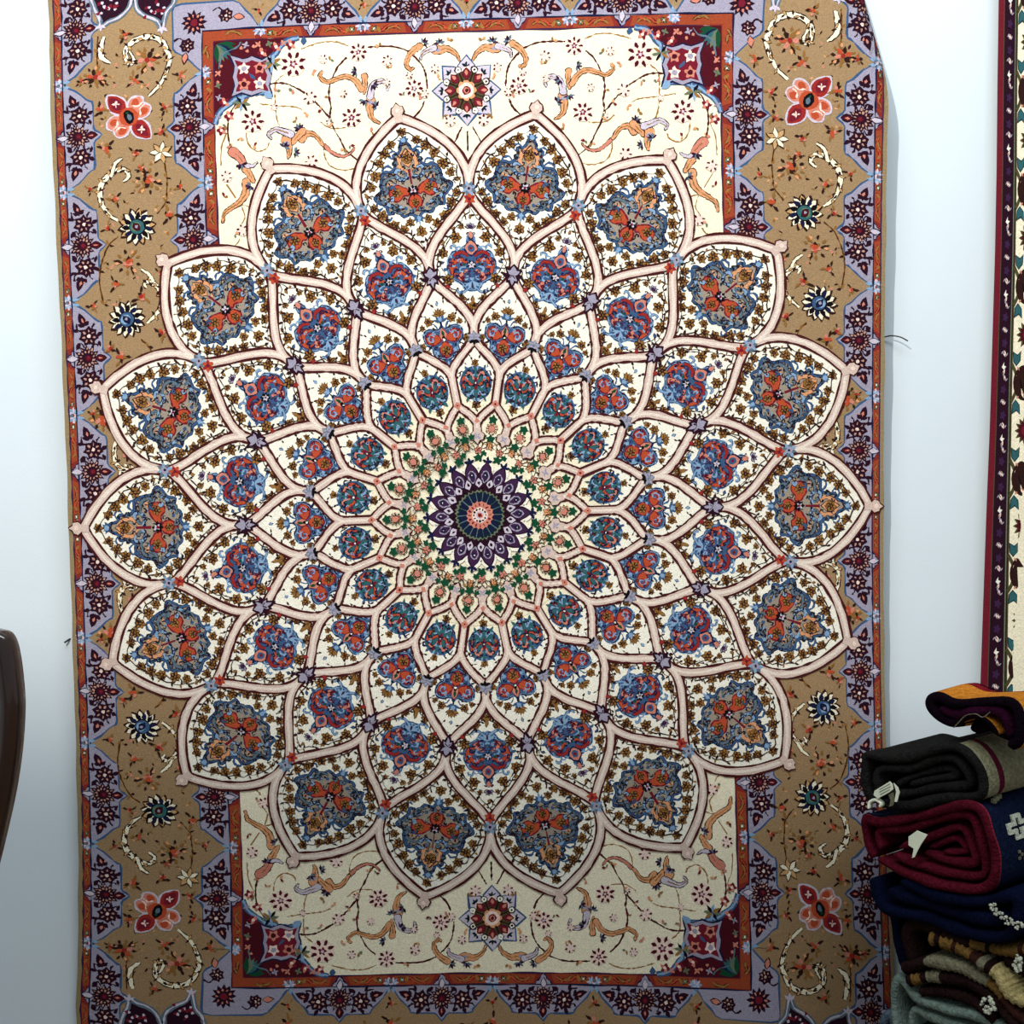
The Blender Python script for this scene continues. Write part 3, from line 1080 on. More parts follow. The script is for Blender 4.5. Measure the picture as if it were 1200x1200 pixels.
def scallop_unit(c, P, half=64.5, g=1.0):
    """one repeat; local x runs along the band from -half to half, y from the guard stripe towards the tan band"""
    side = [(half, 1.5), (half - 4, 6), (half - 9, 14), (half - 15, 20), (half - 20, 25), (half - 23, 29), (half - 24, 32),
            (half - 29, 33), (14, 33), (9, 33), (5.5, 35), (3.5, 38), (0, 42)]
    top = side + [(-x, y) for x, y in side[::-1][1:]]
    P.fill(top + [(-half, 0), (half, 0)], 'lilac')
    # tan behind the scallop tips, towards the cusp
    for s in (1, -1):
        Q = P.at(mx=s)
        ys = [1.5, 3.5, 6, 10, 14, 17, 20, 22.5, 25, 27, 29, 31.2, 33.5]
        xs = np.interp(ys, [1.5, 6, 14, 20, 25, 29, 32, 33.5], [half, half - 4, half - 9, half - 15, half - 20, half - 23, half - 24, half - 24])
        for i in range(12):
            Q.c.add(Q.tf([(xs[i], ys[i]), (xs[i + 1], ys[i + 1]), (half, ys[i + 1]), (half, ys[i])]), [(0, 1, 2, 3)], 'tan')
        Q.c.z += Q.c.step
    P.line(top, 2.0, 'blue')
    G = P.at()
    G.M[:2, 1] *= g
    # lobe into the guard stripe
    lobe = cr([(-10, 0.5), (-8, -4), (-5, -6), (-3, -10), (0, -12.5), (3, -10), (5, -6), (8, -4), (10, 0.5)], 3)
    G.fill(lobe, 'lilac')
    G.line(lobe, 1.3, 'navy')
    for s in (1, -1):
        Q = P.at(mx=s)
        W = G.at(mx=s)
        # guard stripe ornament
        W.fill([(13, -1.2), (half - 2, -1.2), (half - 2, -12.3), (9, -12.3)], 'guard_orange')
        W.oline(cr([(16, -9), (22, -5), (29, -6), (33, -10)], 4), 2.6, 'gold', 'maroon', 0.8, taper=True)
        W.oline(cr([(27, -3), (33, -5), (38, -9), (44, -7), (44, -3)], 4), 2.2, 'orange', 'maroon', 0.8, taper=True)
        W.leaf(40, -11, 8, 4, 60, 'gold')
        W.leaf(20, -3, 6, 3, -30, 'orange')
        q = W.at(half - 13, -6.8)
        for k in range(4):
            q.oleaf(0, 0, 3.6, 3, 90 * k + 45, 'sage' if k % 2 else 'gold', 'umber', 0.6)
        q.dot(0, 0, 1.1, 'white', 5)
        # sprigs
        flower_sprig(Q.at(25, 17.5), 1.25)
        Q.leaf(20, 28, 8, 4, 160, 'dark_purple')
        Q.leaf(35, 13, 18, 9, -18, 'dark_purple')
        Q.leaf(40, 12, 6, 3, -18, 'salmon')
        Q.leaf(39, 15, 5, 2, 5, 'salmon')
        Q.leaf(25, 26, 9, 5, 60, 'dark_purple')
        Q.leaf(17, 8, 9, 5, -140, 'dark_purple')
        Q.leaf(30, 7, 9, 4, -70, 'dark_purple')
        Q.leaf(37, 13, 8, 5, 45, 'dark_purple')
        Q.leaf(37, 13, 8, 5, -75, 'dark_purple')
        Q.line(cr([(30, 22), (36, 22), (39, 25)], 4), 1.8, 'dark_purple')
        Q.line(cr([(30, 11), (33, 5), (40, 4)], 4), 1.8, 'dark_purple')
        Q.line(cr([(12, 12), (17, 9), (16, 4), (12, 4), (12, 7)], 4), 1.9, 'dark_purple')
        Q.line(cr([(12, 20), (16, 24), (14, 28)], 4), 1.6, 'dark_purple')
        W.fill([(half - 4, -12.3), (half + .1, -12.3), (half + .1, -1), (half - 4, -1)], 'guard_red')
        for a in (90, 45, 135, 180, -135, -90, -45):
            Q.leaf(half - 2.5, -3.5, 7, 3.0, a, ('light_blue', 'pale_lilac', 'slate')[(a // 45) % 3])
        Q.leaf(half - 2.5, 0, 9, 4, 95, 'light_blue')
    for k in range(12):
        P.leaf(0, 15, 15.5, 6.4, 30 * k, 'dark_purple')
    P.dot(0, 15, 10.5, 'dark_purple', 12)
    for k in range(12):
        a = R(30 * k)
        P.ell(11 * math.cos(a), 15 + 11 * math.sin(a), 1.5, 0.8, 'rosewood', 30 * k, 6)
    for k in range(12):
        a = R(30 * k + 15)
        P.ell(7.4 * math.cos(a), 15 + 7.4 * math.sin(a), 1.6, 0.95, 'rosewood', 30 * k + 15, 6)
    P.dot(0, 16, 3.8, 'maroon', 8)
    P.dot(0, 16, 2.2, 'crimson', 8)
    P.oleaf(0, 25, 11, 6.5, 90, 'maroon', 'dark_purple', 1.6)
    P.leaf(0, 27, 6, 2.2, 90, 'salmon')
    P.oleaf(0, 4, 12, 6, -90, 'pale_lilac', 'dark_purple', 0.9)


for mx in (1, -1):
    for k in range(-5, 5):
        v = 129 * k + 64.5
        c = Cloth(LV_BORDER)
        scallop_unit(c, Pen(c).at(mx=mx).at(464, v, 90), 64.5, 0.68)
        c.build('border_scallop', carpet_map, carpet)
    for k in (-5, -4, -3, 2, 3, 4):
        v = 129 * k + 64.5
        if abs(v) > 560:
            continue
        c = Cloth(LV_BORDER)
        scallop_unit(c, Pen(c).at(mx=mx).at(307, v, -90))
        c.build('border_scallop', carpet_map, carpet)
for my in (1, -1):
    for k in range(-2, 2):
        u = 121 * k + 60.5
        c = Cloth(LV_BORDER)
        scallop_unit(c, Pen(c).at(my=my).at(u, 562.5), 60.5)
        c.build('border_scallop', carpet_map, carpet)
    for k in range(-3, 3):
        c = Cloth(LV_BORDER)
        scallop_unit(c, Pen(c).at(my=my).at(121 * k + 60.5, 720.5, 180), 60.5, 0.95)
        c.build('border_scallop', carpet_map, carpet)
    for s in (1, -1):
        # the repeat that turns the corner
        c = Cloth(LV_BORDER)
        p = Pen(c).at(mx=s, my=my)
        cut = [(242, 564), (246, 569), (251, 577), (257, 583), (262, 588), (265, 592), (272, 595), (330, 596), (339, 594),
               (341, 588), (340, 560), (340, 545), (337, 540), (330, 536), (322, 530), (312, 520), (308.5, 516), (307, 516),
               (307, 562.5), (242, 562.5)]
        p.fill([(242, 562.5)] + cut[:7] + [(272, 595.5), (242, 595.5)], 'tan')
        p.fill(cut[10:18] + [(307, 514), (340.5, 514), (341, 560)], 'tan')
        p.fill(cut, 'lilac')
        p.line(cut[:17], 2.0, 'blue')
        p.fill([(246, 550.5), (305.5, 550.5), (305.5, 561.3), (246, 561.3)], 'guard_orange')
        p.fill([(294.7, 512), (305.8, 512), (305.8, 561), (294.7, 561)], 'guard_orange')
        q = p.at(316, 573)
        for k in range(12):
            q.leaf(0, 0, 15, 6, 30 * k, 'dark_purple')
        q.dot(0, 0, 9, 'dark_purple', 12)
        for k in range(9):
            a = R(40 * k)
            q.ell(8 * math.cos(a), 8 * math.sin(a), 2, 1.2, 'salmon', 40 * k, 6)
        q.dot(0, 0, 4.4, 'crimson', 8)
        for x, y, a in ((280, 579, 190), (324, 547, -80)):
            flower_sprig(p.at(x, y), 0.95)
            p.oleaf(x + 9 * math.cos(R(a)), y + 9 * math.sin(R(a)), 12, 6, a, 'salmon', 'dark_purple', 1.2)
            p.line(cr([(x, y), (x + 8, y + 9), (x + 15, y + 6)], 4), 1.8, 'dark_purple')
        for x, y, a in ((262, 555, 20), (280, 556, 160), (300, 530, 80), (300, 545, -60)):
            p.oline(cr([(x, y), (x + 5 * math.cos(R(a)), y + 5 * math.sin(R(a)) + 2), (x + 11 * math.cos(R(a)), y + 10 * math.sin(R(a)))], 4),
                    2.4, 'gold', 'maroon', 0.8, taper=True)
        for a in range(0, 360, 45):
            p.leaf(242, 559, 7, 3, a, ('light_blue', 'pale_lilac')[(a // 45) % 2])
            p.leaf(303.5, 516, 7, 3, a, ('light_blue', 'pale_lilac')[(a // 45) % 2])
        c.build('border_corner', carpet_map, carpet)


# thin dark lines along the bands
c = Cloth(LV_BORDER + 0.0004)
p = Pen(c)
for k, dye in ((1, 'purple'), (2, 'navy'), (5, 'navy'), (6, 'purple')):
    for mx in (1, -1):
        w = 1.4
        p.line([(mx * UB[k], -VB[k] + 2 * VB[k] * i / 120) for i in range(121)], w, dye)
        p.line([(-UB[k] + 2 * UB[k] * i / 80, mx * VB[k]) for i in range(81)], w, dye)
c.build('band_line', carpet_map, carpet)


# ---- tan border: scrolling vine, palmettes, quatrefoils
def small_flower(p, s, k=0):
    n = 6 if s > 1.6 else 4
    for i in range(n):
        p.leaf(1.2 * s * math.cos(R(360 / n * i)), 1.2 * s * math.sin(R(360 / n * i)), 5.0 * s, 3.2 * s, 360 / n * i + 13 * k,
               ('salmon', 'ochre', 'umber', 'orange')[(i + k) % 4])
    for i in range(3):
        p.leaf(3 * s * math.cos(R(120 * i + 40)), 3 * s * math.sin(R(120 * i + 40)), 6.5 * s, 2.2 * s, 120 * i + 60, 'umber' if i else 'ochre')
    if s > 1.6:
        for i in range(9):
            p.leaf(5 * s * math.cos(R(40 * i)), 5 * s * math.sin(R(40 * i)), 3.4 * s, 1.8 * s, 40 * i,
                   ('umber', 'peach', 'ochre')[i % 3])
    p.dot(0, 0, 1.8 * s, 'orange' if k % 2 else 'red', 6)


def palmette(p, s=1.0, blue=False):
    for k in range(14):
        a = 360 / 14 * k
        x, y = 14 * s * math.cos(R(a)), 14 * s * math.sin(R(a))
        p.leaf(x * 0.6, y * 0.6, 12.5 * s, 8.2 * s, a, 'umber')
        p.leaf(x * 0.6, y * 0.6, 10.4 * s, 5.6 * s, a + 6, 'cream' if (k % 3 or blue) else 'light_tan')
    p.dot(0, 0, 13 * s, 'cream', 16)
    for k in range(11):
        p.leaf(7 * s * math.cos(R(360 / 11 * k)), 7 * s * math.sin(R(360 / 11 * k)), 9.8 * s, 5.6 * s, 360 / 11 * k + 24,
               'navy' if k % 2 else 'black')
    p.dot(0, 0, 9.2 * s, 'black', 14)
    p.dot(0, 0, 7.8 * s, 'blue' if blue else 'teal', 14)
    p.ell(1.5 * s, -0.5 * s, 5 * s, 5.6 * s, 'light_blue' if blue else 'sage', 20)
    p.oleaf(-4 * s, -3 * s, 10 * s, 6.4 * s, 30, 'navy' if blue else 'maroon', 'black')
    p.dot(1 * s, 0, 1.8 * s, 'lilac', 6)


VSTEM = [[(423.9, 569.7), (425.3, 549.2), (425, 531.1)], [(353.1, 416), (350.1, 394.8), (351, 378.5), (352.5, 367.1), (362.8, 354.1)],
         [(407.7, 330.8), (418.9, 321.4), (426.1, 306.7), (430.5, 291.9), (431.4, 275.3), (427.7, 253.5)],
         [(387.3, 212.5), (379, 204), (373.6, 192)], [(413.1, 508.9), (420.6, 515.6), (428, 522.2)]]
SCROLL = [([(368.3, 491.5), (355.6, 503.6), (347.7, 518.8), (343.6, 532.5), (347.3, 544.6), (353.3, 555.2), (365.5, 561.3), (379.4, 560.3), (390.4, 553.3), (393.7, 544.5), (391, 533.9), (386.1, 532.2), (384.4, 537.8), (389.1, 546.6)], 2.5, 6.5, 1.8),
          ([(417.5, 567.9), (420.8, 554.9), (419.5, 542.9), (410.1, 535.1)], 3, 6.5, 1.5),
          ([(407.7, 349), (418.9, 357.8), (425.3, 371.3), (426.5, 384.6), (422.8, 395), (415.7, 402), (406.2, 407.8), (396.7, 406.9), (393.2, 399.4), (399.9, 393.9)], 2, 7, 2),
          ([(412.5, 403.5), (407.8, 415.5), (399.9, 421.1)], 4, 4, 1.5),
          ([(379.3, 230.2), (369.5, 238.6), (362.8, 248.5), (361.3, 261.7), (366.7, 271.7), (374.9, 277.2), (380.5, 274.5), (377.7, 269.9)], 2, 5.5, 1.6),
          ([(370, 276.7), (375, 285.1), (383.1, 291.6)], 3, 3.5, 1.5),
          ([(411.6, 110.5), (419.1, 100.7), (422.8, 87), (421.2, 74.6), (415.2, 67.1), (405.7, 65.5), (403.6, 69.2), (411.4, 71.4)], 2, 5.5, 1.8),
          ([(416.4, 64.6), (419.1, 52.2), (427.7, 42.4)], 3, 3, 1.2)]
FLW = list(zip([(369.3, 534.3), (383.7, 511.9), (427.8, 520.6), (332, 512.4), (350.1, 476.2), (421.3, 481), (353.8, 448.6), (417.1, 434.6), (385, 426.4), (371.5, 391.8), (335.8, 383.1), (409.7, 373.5), (437.3, 387.8), (347.9, 351.9), (419.2, 341.3), (397.8, 300.6), (360.7, 286.8), (413.3, 276.3), (384.8, 260.5), (439.6, 252.3), (362.7, 218.4), (409.9, 193.3), (421.9, 203.6), (434.7, 125.1), (408.4, 86.9), (394.2, 566.4), (443.4, 517.2), (379.3, 406.7), (444.7, 130.3)],
               [1.55, 1.1, 1.4, .9, .9, 1.0, .9, 1.1, .9, 1.55, .8, 1.0, .8, 1.25, .9, 1.5, .9, 1.0, 1.15, .8, 1.0, 1.1, .8, 1.45,
                1.1, .9, .7, .7, .7]))
ARCHES = [([(-436.6, -623.9), (-430.9, -612.7), (-427.5, -601.8), (-422.5, -590.6), (-421.1, -579.5), (-413.4, -584.4), (-400.7, -588.6), (-391.1, -596.6), (-386.4, -606.7), (-384.8, -618.7)]),
          ([(-384.8, -618.7), (-382.6, -606.5), (-380.9, -595.9), (-372.4, -587), (-357.5, -578.9), (-352.4, -567.8), (-347.7, -587.2), (-340.3, -596.5), (-337.6, -605.9), (-336.5, -616.1)])]

c = Cloth(LV_BORDER)
p = Pen(c)
for mx, my in QUAD:
    c.z = LV_BORDER
    q = p.at(mx=mx, my=my)
    for t in VSTEM:
        q.line(cr(t, 5), 2.0, 'ochre')
        q.line(cr(t, 5), 1.0, 'umber')
        for x, y in t[1::2]:
            q.leaf(x, y, 7, 3, 60, 'ochre')
            q.leaf(x, y, 6, 3, 200, 'umber')
    for pts, w1, wm, w2 in SCROLL:
        q.oline(cr(pts, 5), w1, 'cream', 'umber', 0.95, wmid=wm * 0.86, w2=w2)
        for i in range(1, len(pts) - 2):
            q.leaf(pts[i][0], pts[i][1], 6.5, 2.8, 50 * i, 'umber')
            q.leaf((pts[i][0] + pts[i + 1][0]) / 2, (pts[i][1] + pts[i + 1][1]) / 2, 6, 2.4, 50 * i + 150, 'umber')
            q.oleaf(pts[i][0], pts[i][1], 6, 2.4, 50 * i + 200, 'light_tan', 'umber', 0.7)
    for i, ((x, y), s) in enumerate(FLW):
        small_flower(q.at(x, y, 29 * i), s * 1.22, i)
    x, y = [(355.5, 424.5)][0]
    for k in range(7):
        q.oleaf(x, y, 13, 5, 51 * k, 'light_tan' if k % 2 else 'cream', 'umber', 0.8)
rnd = random.Random(11)
for i in range(90):
    x, y = rnd.uniform(346, 426), rnd.uniform(60, 560)
    if math.hypot(x, y) < 474 and y < 300:
        continue
    for mx, my in QUAD:
        q = p.at(mx=mx, my=my)
        c.z = LV_BORDER - 0.00002
        q.leaf(x, y, 5.5, 2.2, 47 * i, ('umber', 'ochre', 'salmon')[i % 3])
        q.leaf(x, y, 4.5, 1.8, 47 * i + 100, ('ochre', 'peach', 'umber')[i % 3])
for my in (1, -1):
    c.z = LV_BORDER
    for i, (x, y, s_) in enumerate([(u0 + du, v0, k) for u0 in (-242, -121, 0, 121, 242)
                                    for du, v0, k in ((0, 583, 0.95), (0, 606, 1.5), (26, 622, 1.0), (-30, 612, 1.1), (58, 618, 1.3), (10, 650, 1.4), (50, 662, 1.0), (-24, 668, 1.2))]):
        small_flower(p.at(x, y * my, 37 * i), s_, i)
c.build('border_vine', carpet_map, carpet)

for mx, my in QUAD:
    for u, v, s, b in ((386, 340.5, 1.08, False), (402, 235.5, 1.05, True)):
        c = Cloth(LV_BORDER + 0.0005)
        palmette(Pen(c).at(mx=mx, my=my).at(u, v, 20), s, b)
        c.build('border_palmette', carpet_map, carpet)
    c = Cloth(LV_BORDER + 0.0005)
    p = Pen(c).at(mx=mx, my=my).at(391, 469, 49, 0.93)
    for a in (0, 180):
        q = p.at(0, 0, a)
        loz = cr([(8, 0), (14, 8), (22, 10), (30, 7), (38, 0), (30, -7), (22, -10), (14, -8)], 2, True)
        q.line(loz, 4.4, 'pale_lilac', closed=True)
        q.fill(loz, 'red')
        q.fill([(14 + (x - 14) * .7 + 4, y * .62) for x, y in loz], 'crimson')
        for k in range(4):
            q.leaf(23, 0, 5, 2.2, 90 * k + 45, 'pale_pink')
    for a in (90, 270):
        q = p.at(0, 0, a)
        lob = cr([(5, 0), (9, 11), (19, 14), (27, 8), (24, 0), (27, -8), (19, -14), (9, -11)], 3, True)
        q.line(lob, 4.4, 'pale_lilac', closed=True)
        q.fill(lob, 'salmon')
        for s in (1, -1):
            Q = q.at(my=s)
            Q.ell(17, 7.5, 6, 4.6, 'orange', 20)
            Q.line(cr([(24, 2), (17, 2), (12, 8)], 4), 2.0, 'pale_pink', taper=True)
    p.fill([(12 * math.cos(R(a)), 12 * math.sin(R(a))) for a in range(0, 360, 30)], 'orange')
    p.ell(0, 0, 10, 6, 'black', 20)
    p.ell(-1, 0, 4.5, 2.6, 'slate', 20)
    p.dot(5, 2, 1.6, 'green', 6)
    c.build('border_quatrefoil', carpet_map, carpet)
    for pts in ARCHES:
        pts = [(abs(x), abs(y)) for x, y in pts]
        c = Cloth(LV_BORDER + 0.0005)
        p = Pen(c).at(mx=mx, my=my)
        e = cr(pts, 3)
        p.fill(e, 'dark_purple')
        p.line(e, 6.0, 'slate')
        p.line(e, 2.0, 'pale_lilac')
        tip = min(pts, key=lambda t: t[1])
        cx = sum(t[0] for t in pts) / len(pts)
        for k in range(7):
            x, y = cx + 9 * math.cos(2.4 * k), tip[1] + 17 + 2.2 * k
            p.leaf(x, y, 6, 4, 70 * k, 'crimson')
            p.dot(x, y, 1.8, 'pale_lilac', 6)
        for a in (-90, -40, -140):
            p.leaf(tip[0], tip[1] + 3, 8, 3.4, a, 'pale_lilac')
        c.build('border_arch', carpet_map, carpet)

# ------------------------------------------------------------------ second carpet, at the right
EDGE2 = [(0.7977, 2.2101), (0.7997, 2.0057), (0.8004, 1.8683), (0.8018, 1.73), (0.8018, 1.5906), (0.8003, 1.4503), (0.7989, 1.309), (0.796, 1.1667), (0.7938, 1.0234), (0.7916, 0.8791), (0.79, 0.6607), (0.7928, 0.3658)]
_ez = np.array([q[1] for q in EDGE2])[::-1]
_ex = np.array([q[0] for q in EDGE2])[::-1]
U2 = 0.00142
Z2LO, Z2HI = 0.45, 2.55


def carpet2_map(P):
    u, v, z = P[:, 0], P[:, 1], P[:, 2]
    zz = v * U2 + 1.2
    # the cloth turns its edge away from the room towards the top, so the bands narrow
    x = np.interp(zz, _ez, _ex) + u * U2 * np.interp(zz, [0.85, 1.35, 1.9], [0.86, 0.66, 0.60])
    y = -0.034 - z + 0.004 * np.sin(u * 0.02)
    return np.stack([x, y, zz], 1)


carpet2 = tag(empty('hanging_carpet', (1.1, -0.03, Z2LO)),
              'carpet with red edge, black guard stripe and cream border with green leaves', 'carpet')
B2 = [(0, 'crimson'), (6.5, 'olive'), (8, 'dark_purple'), (29, 'sage'), (31, 'umber'), (33, 'olive'), (35, 'cream'),
      (92, 'olive'), (96, 'dark_purple'), (116, 'crimson'), (600, 'maroon')]
us2 = []
for (a, d), (b, _) in zip(B2[:-1], B2[1:]):
    n = max(1, int((b - a) / 30))
    us2 += [(a + (b - a) * i / n, d) for i in range(n)]
us2.append((620, 'crimson'))
vs2 = np.linspace((Z2LO - 1.2) / U2, (Z2HI - 1.2) / U2, 90)
gv, gf, gm = [], [], []
for v in vs2:
    gv += [(u, v, 0) for u, d in us2]
n2 = len(us2)
for j in range(len(vs2) - 1):
    for i in range(n2 - 1):
        gf.append((j * n2 + i, j * n2 + i + 1, (j + 1) * n2 + i + 1, (j + 1) * n2 + i))
        gm.append(DI[us2[i][1]])
o = len(gv)
gv += [(u, v, -0.009) for u, v, z in gv]
for k in range(len(gf)):
    gf.append(tuple(i + o for i in gf[k][::-1]))
    gm.append(DI['selvage'])
nv2 = len(vs2)
ring = list(range(n2)) + [j * n2 + n2 - 1 for j in range(1, nv2)] + [(nv2 - 1) * n2 + i for i in range(n2 - 2, -1, -1)] + \
       [j * n2 for j in range(nv2 - 2, 0, -1)]
for a, b in zip(ring, ring[1:] + ring[:1]):
    gf.append((b, a, a + o, b + o))
    gm.append(DI['crimson'])
used = sorted(set(gm))
mesh_obj('woven_ground', carpet2_map(np.array(gv, float)).tolist(), gf, [DYE_MATS[k] for k in used], carpet2,
         midx=[used.index(k) for k in gm])
c = Cloth(0.00003)
p = Pen(c)
v = -330.0
while v < 640:
    q = p.at(18.5, v)
    for yy in (0, 30):
        for k in range(5):
            q.leaf(0, yy, 6, 4, 72 * k, 'purple')
    for x, y, a in ((2, 12, 130), (-2, 19, -50), (3, 40, 110), (-2, 47, 60), (3, 69, 120), (-2, 75, -60)):
        q.leaf(x, y, 8, 3.6, a, 'pale_pink')
        q.leaf(x, y, 5, 1.4, a + 8, 'dark_purple')
        q.leaf(x, y, 5.5, 2.0, a - 75, 'lilac')
    q.fill([(-4, 56), (0, 53), (4, 57), (0, 58), (0, 62)], 'white')
    v += 84
c.build('guard_stripe_ornament', carpet2_map, carpet2)
c = Cloth(0.00003)
p = Pen(c)
v = -392.0
while v < 640:
    q = p.at(57, v + 16)
    for a in range(0, 360, 30):
        q.leaf(0, 0, 17, 6, a, 'olive')
    for a in range(0, 360, 36):
        q.leaf(0, 0, 13, 6, a, 'maroon')
    q.dot(0, 0, 5.5, 'crimson', 8)
    q.dot(0, 0, 3, 'salmon', 8)
    q = p.at(57, v + 72)
    q.line(cr([(-24, -22), (-16, -10), (-18, 0), (-16, 10), (-24, 22)], 4), 5, 'olive')
    q.dot(0, 0, 21, 'umber', 20)
    q.dot(0, 0, 18, 'cream', 20)
    q.dot(0, 0, 12, 'black', 14)
    for a in range(0, 360, 60):
        q.leaf(0, 0, 10, 4, a, 'navy')
    for s in (1, -1):
        for t in (1, -1):
            r = p.at(57, v + 44 if t > 0 else v + 100, mx=s, my=t)
            r.ofill([(-22, -8), (-14, -4), (-8, -9), (-9, 2), (-16, 8), (-21, 3)], 'teal', 'dark_teal', 1.6)
            r.line(cr([(-14, 10), (-4, 16), (2, 14)], 4), 2.2, 'salmon')
    v += 112
c.build('leaf_border_ornament', carpet2_map, carpet2)
c = Cloth(0.00003)
p = Pen(c)
for j in range(14):
    for i in range(6):
        q = p.at(150 + i * 78, -480 + j * 98 + (i % 2) * 49)
        for a in range(0, 360, 45):
            q.oleaf(0, 0, 26, 9, a, ('gold', 'navy', 'salmon')[(i + j) % 3], 'umber', 1)
        q.dot(0, 0, 8, 'cream', 10)
c.build('field_ornament', carpet2_map, carpet2)

# ------------------------------------------------------------------ stack of folded textiles
CORN = np.array((0.6585, -0.366, 0.0))
AX = np.array((-0.574, 0.819, 0.0))
EX = np.array((0.819, 0.574, 0.0))


def loc(a, e, z):
    return CORN + AX * a + EX * e + np.array((0, 0, z))


def wool(name, rgb, **k):
    d = dict(rough=1.0, var=0.35, scale=160, bump=0.9, bscale=260, sheen=0.0, spec=0.03)
    d.update(k)
    return new_mat(name, tuple(0.85 * v for v in rgb), **d)


M_char = wool('charcoal_wool', (34, 34, 33))
M_beige = wool('oatmeal_wool', (150, 146, 116))
M_mar = wool('maroon_wool', (92, 20, 36))
M_mar2 = wool('maroon_stripe_wool', (96, 24, 48))
M_rose = wool('rose_wool', (150, 44, 60))
M_navy = wool('navy_wool', (10, 16, 42))
M_navy2 = wool('deep_navy_wool', (20, 30, 58))
M_plum = wool('plum_black_wool', (18, 8, 18))
M_plum2 = wool('plum_wool', (48, 10, 36))
M_amber = wool('amber_wool', (222, 140, 48))
M_crim = wool('crimson_wool', (134, 26, 40))
M_brown = wool('brown_knit', (58, 32, 26))
M_gold = wool('golden_knit', (124, 94, 48))
M_cream = wool('cream_knit', (196, 178, 122))
M_ash = wool('ash_knit', (132, 128, 104))
M_choc = wool('dark_brown_knit', (38, 22, 22))
M_grey = wool('grey_green_wool', (120, 138, 130))
M_blue = wool('grey_blue_wool', (84, 100, 116))
M_paper = new_mat('paper_label', (232, 238, 214), rough=0.7, var=0.05, scale=60)
M_ink = new_mat('printing_ink', (70, 84, 70), rough=0.8, var=0.1, scale=60)
M_white = wool('white_yarn', (222, 226, 206), var=0.2)


def fold(name, pts, th, sides, cap, parent, e0=0.0, e1=0.25, rib=0.0, bands=None, n=5, wob=0.003, closed=False, seed=0, inner=None, alim=None):
    """a thick cloth layer: its folded profile (a, z) run back along the pile; bands colour it along the profile"""
    rnd = random.Random(seed + len(pts) * 7)
    P = np.array(cr(pts, n, closed))
    m = len(P)
    d = (np.roll(P, -1, 0) - np.roll(P, 1, 0)) if closed else np.gradient(P, axis=0)
    L = np.hypot(d[:, 0], d[:, 1]) + 1e-9
    N = np.stack([-d[:, 1] / L, d[:, 0] / L], 1)
    s = np.concatenate([[0], np.cumsum(np.hypot(*np.diff(P, axis=0).T))])
    half = th / 2 * (1 + (rib * np.sin(s / 0.0042 * math.pi) if rib else 0))
    half = half * np.ones(m) * (1 + 0.10 * np.sin(s / 0.021 + seed) + 0.06 * np.sin(s / 0.0083 + 2 * seed))
    ej = 0.0030 * np.sin(s / 0.030 + seed * 1.7) + 0.0012 * np.sin(s / 0.009 + seed)
    if not closed:
        half[0] *= 0.5
        half[-1] *= 0.5
    # cross section loop: rounded front edge, sides, back
    es = [b for b, _ in sides]
    prof = [(1.0, e0 + th * 0.30), (0.75, e0 + th * 0.08), (0.3, e0 - th * 0.06), (-0.3, e0 - th * 0.06),
            (-0.75, e0 + th * 0.08), (-1.0, e0 + th * 0.30)]
    for b in es[:-1]:
        prof.append((-1.0, b))
    prof += [(-1.0, e1), (1.0, e1)]
    for b in es[:-1][::-1]:
        prof.append((1.0, b))
    k = len(prof)
    V, F, Mi = [], [], []
    mats = []

    def mi(mt):
        if mt not in mats:
            mats.append(mt)
        return mats.index(mt)
    ph = rnd.random() * 6
    for i in range(m):
        for (h, e) in prof:
            w = wob * math.sin(e * 38 + ph + i * 0.15) * min(1, max(0, (e - e0) / 0.05))
            q = P[i] + N[i] * h * half[i]
            V.append(loc(q[0] + w, e + (ej[i] if e < e0 + 0.02 else 0), q[1] + w * 0.7))
    def capm(i):
        if not bands:
            return cap
        t = i / (m - 1)
        for lim, mt in bands:
            if t <= lim:
                return mt
        return bands[-1][1]
    for i in range(m if closed else m - 1):
        j = (i + 1) % m
        for t in range(k):
            u = (t + 1) % k
            F.append((i * k + t, i * k + u, j * k + u, j * k + t))
            em = (prof[t][1] + prof[u][1]) / 2
            if t < 5:
                Mi.append(mi(capm(i)))
            elif bands:
                Mi.append(mi(capm(i)))
            else:
                mt = next((mm for b, mm in sides if em <= b), sides[-1][1])
                if inner is not None and t >= 5 + len(es):
                    mt = inner
                elif alim is not None and P[i, 0] > alim:
                    mt = inner
                Mi.append(mi(mt))
    if not closed:
        F.append(tuple(range(k))[::-1])
        Mi.append(mi(capm(0)))
        F.append(tuple((m - 1) * k + t for t in range(k)))
        Mi.append(mi(capm(m - 1)))
    o = mesh_obj(name, V, F, mats, parent, smooth=True, midx=Mi)
    return o, P


def root_at(name, a, z):
    v = loc(a, 0.1, z)
    return empty(name, tuple(v))


GR = 'folded textiles in the stack'


def slab(name, pts, e, th, mat, parent):
    """small flat piece in the end-face plane, th thick, in front of it at e"""
    n = len(pts)
    V = [loc(a, e, z) for a, z in pts] + [loc(a, e + th, z) for a, z in pts]
    F = [tuple(range(n)), tuple(range(n, 2 * n))[::-1]] + [(i, (i + 1) % n, n + (i + 1) % n, n + i) for i in range(n)]
    return mesh_obj(name, V, F, [mat], parent)


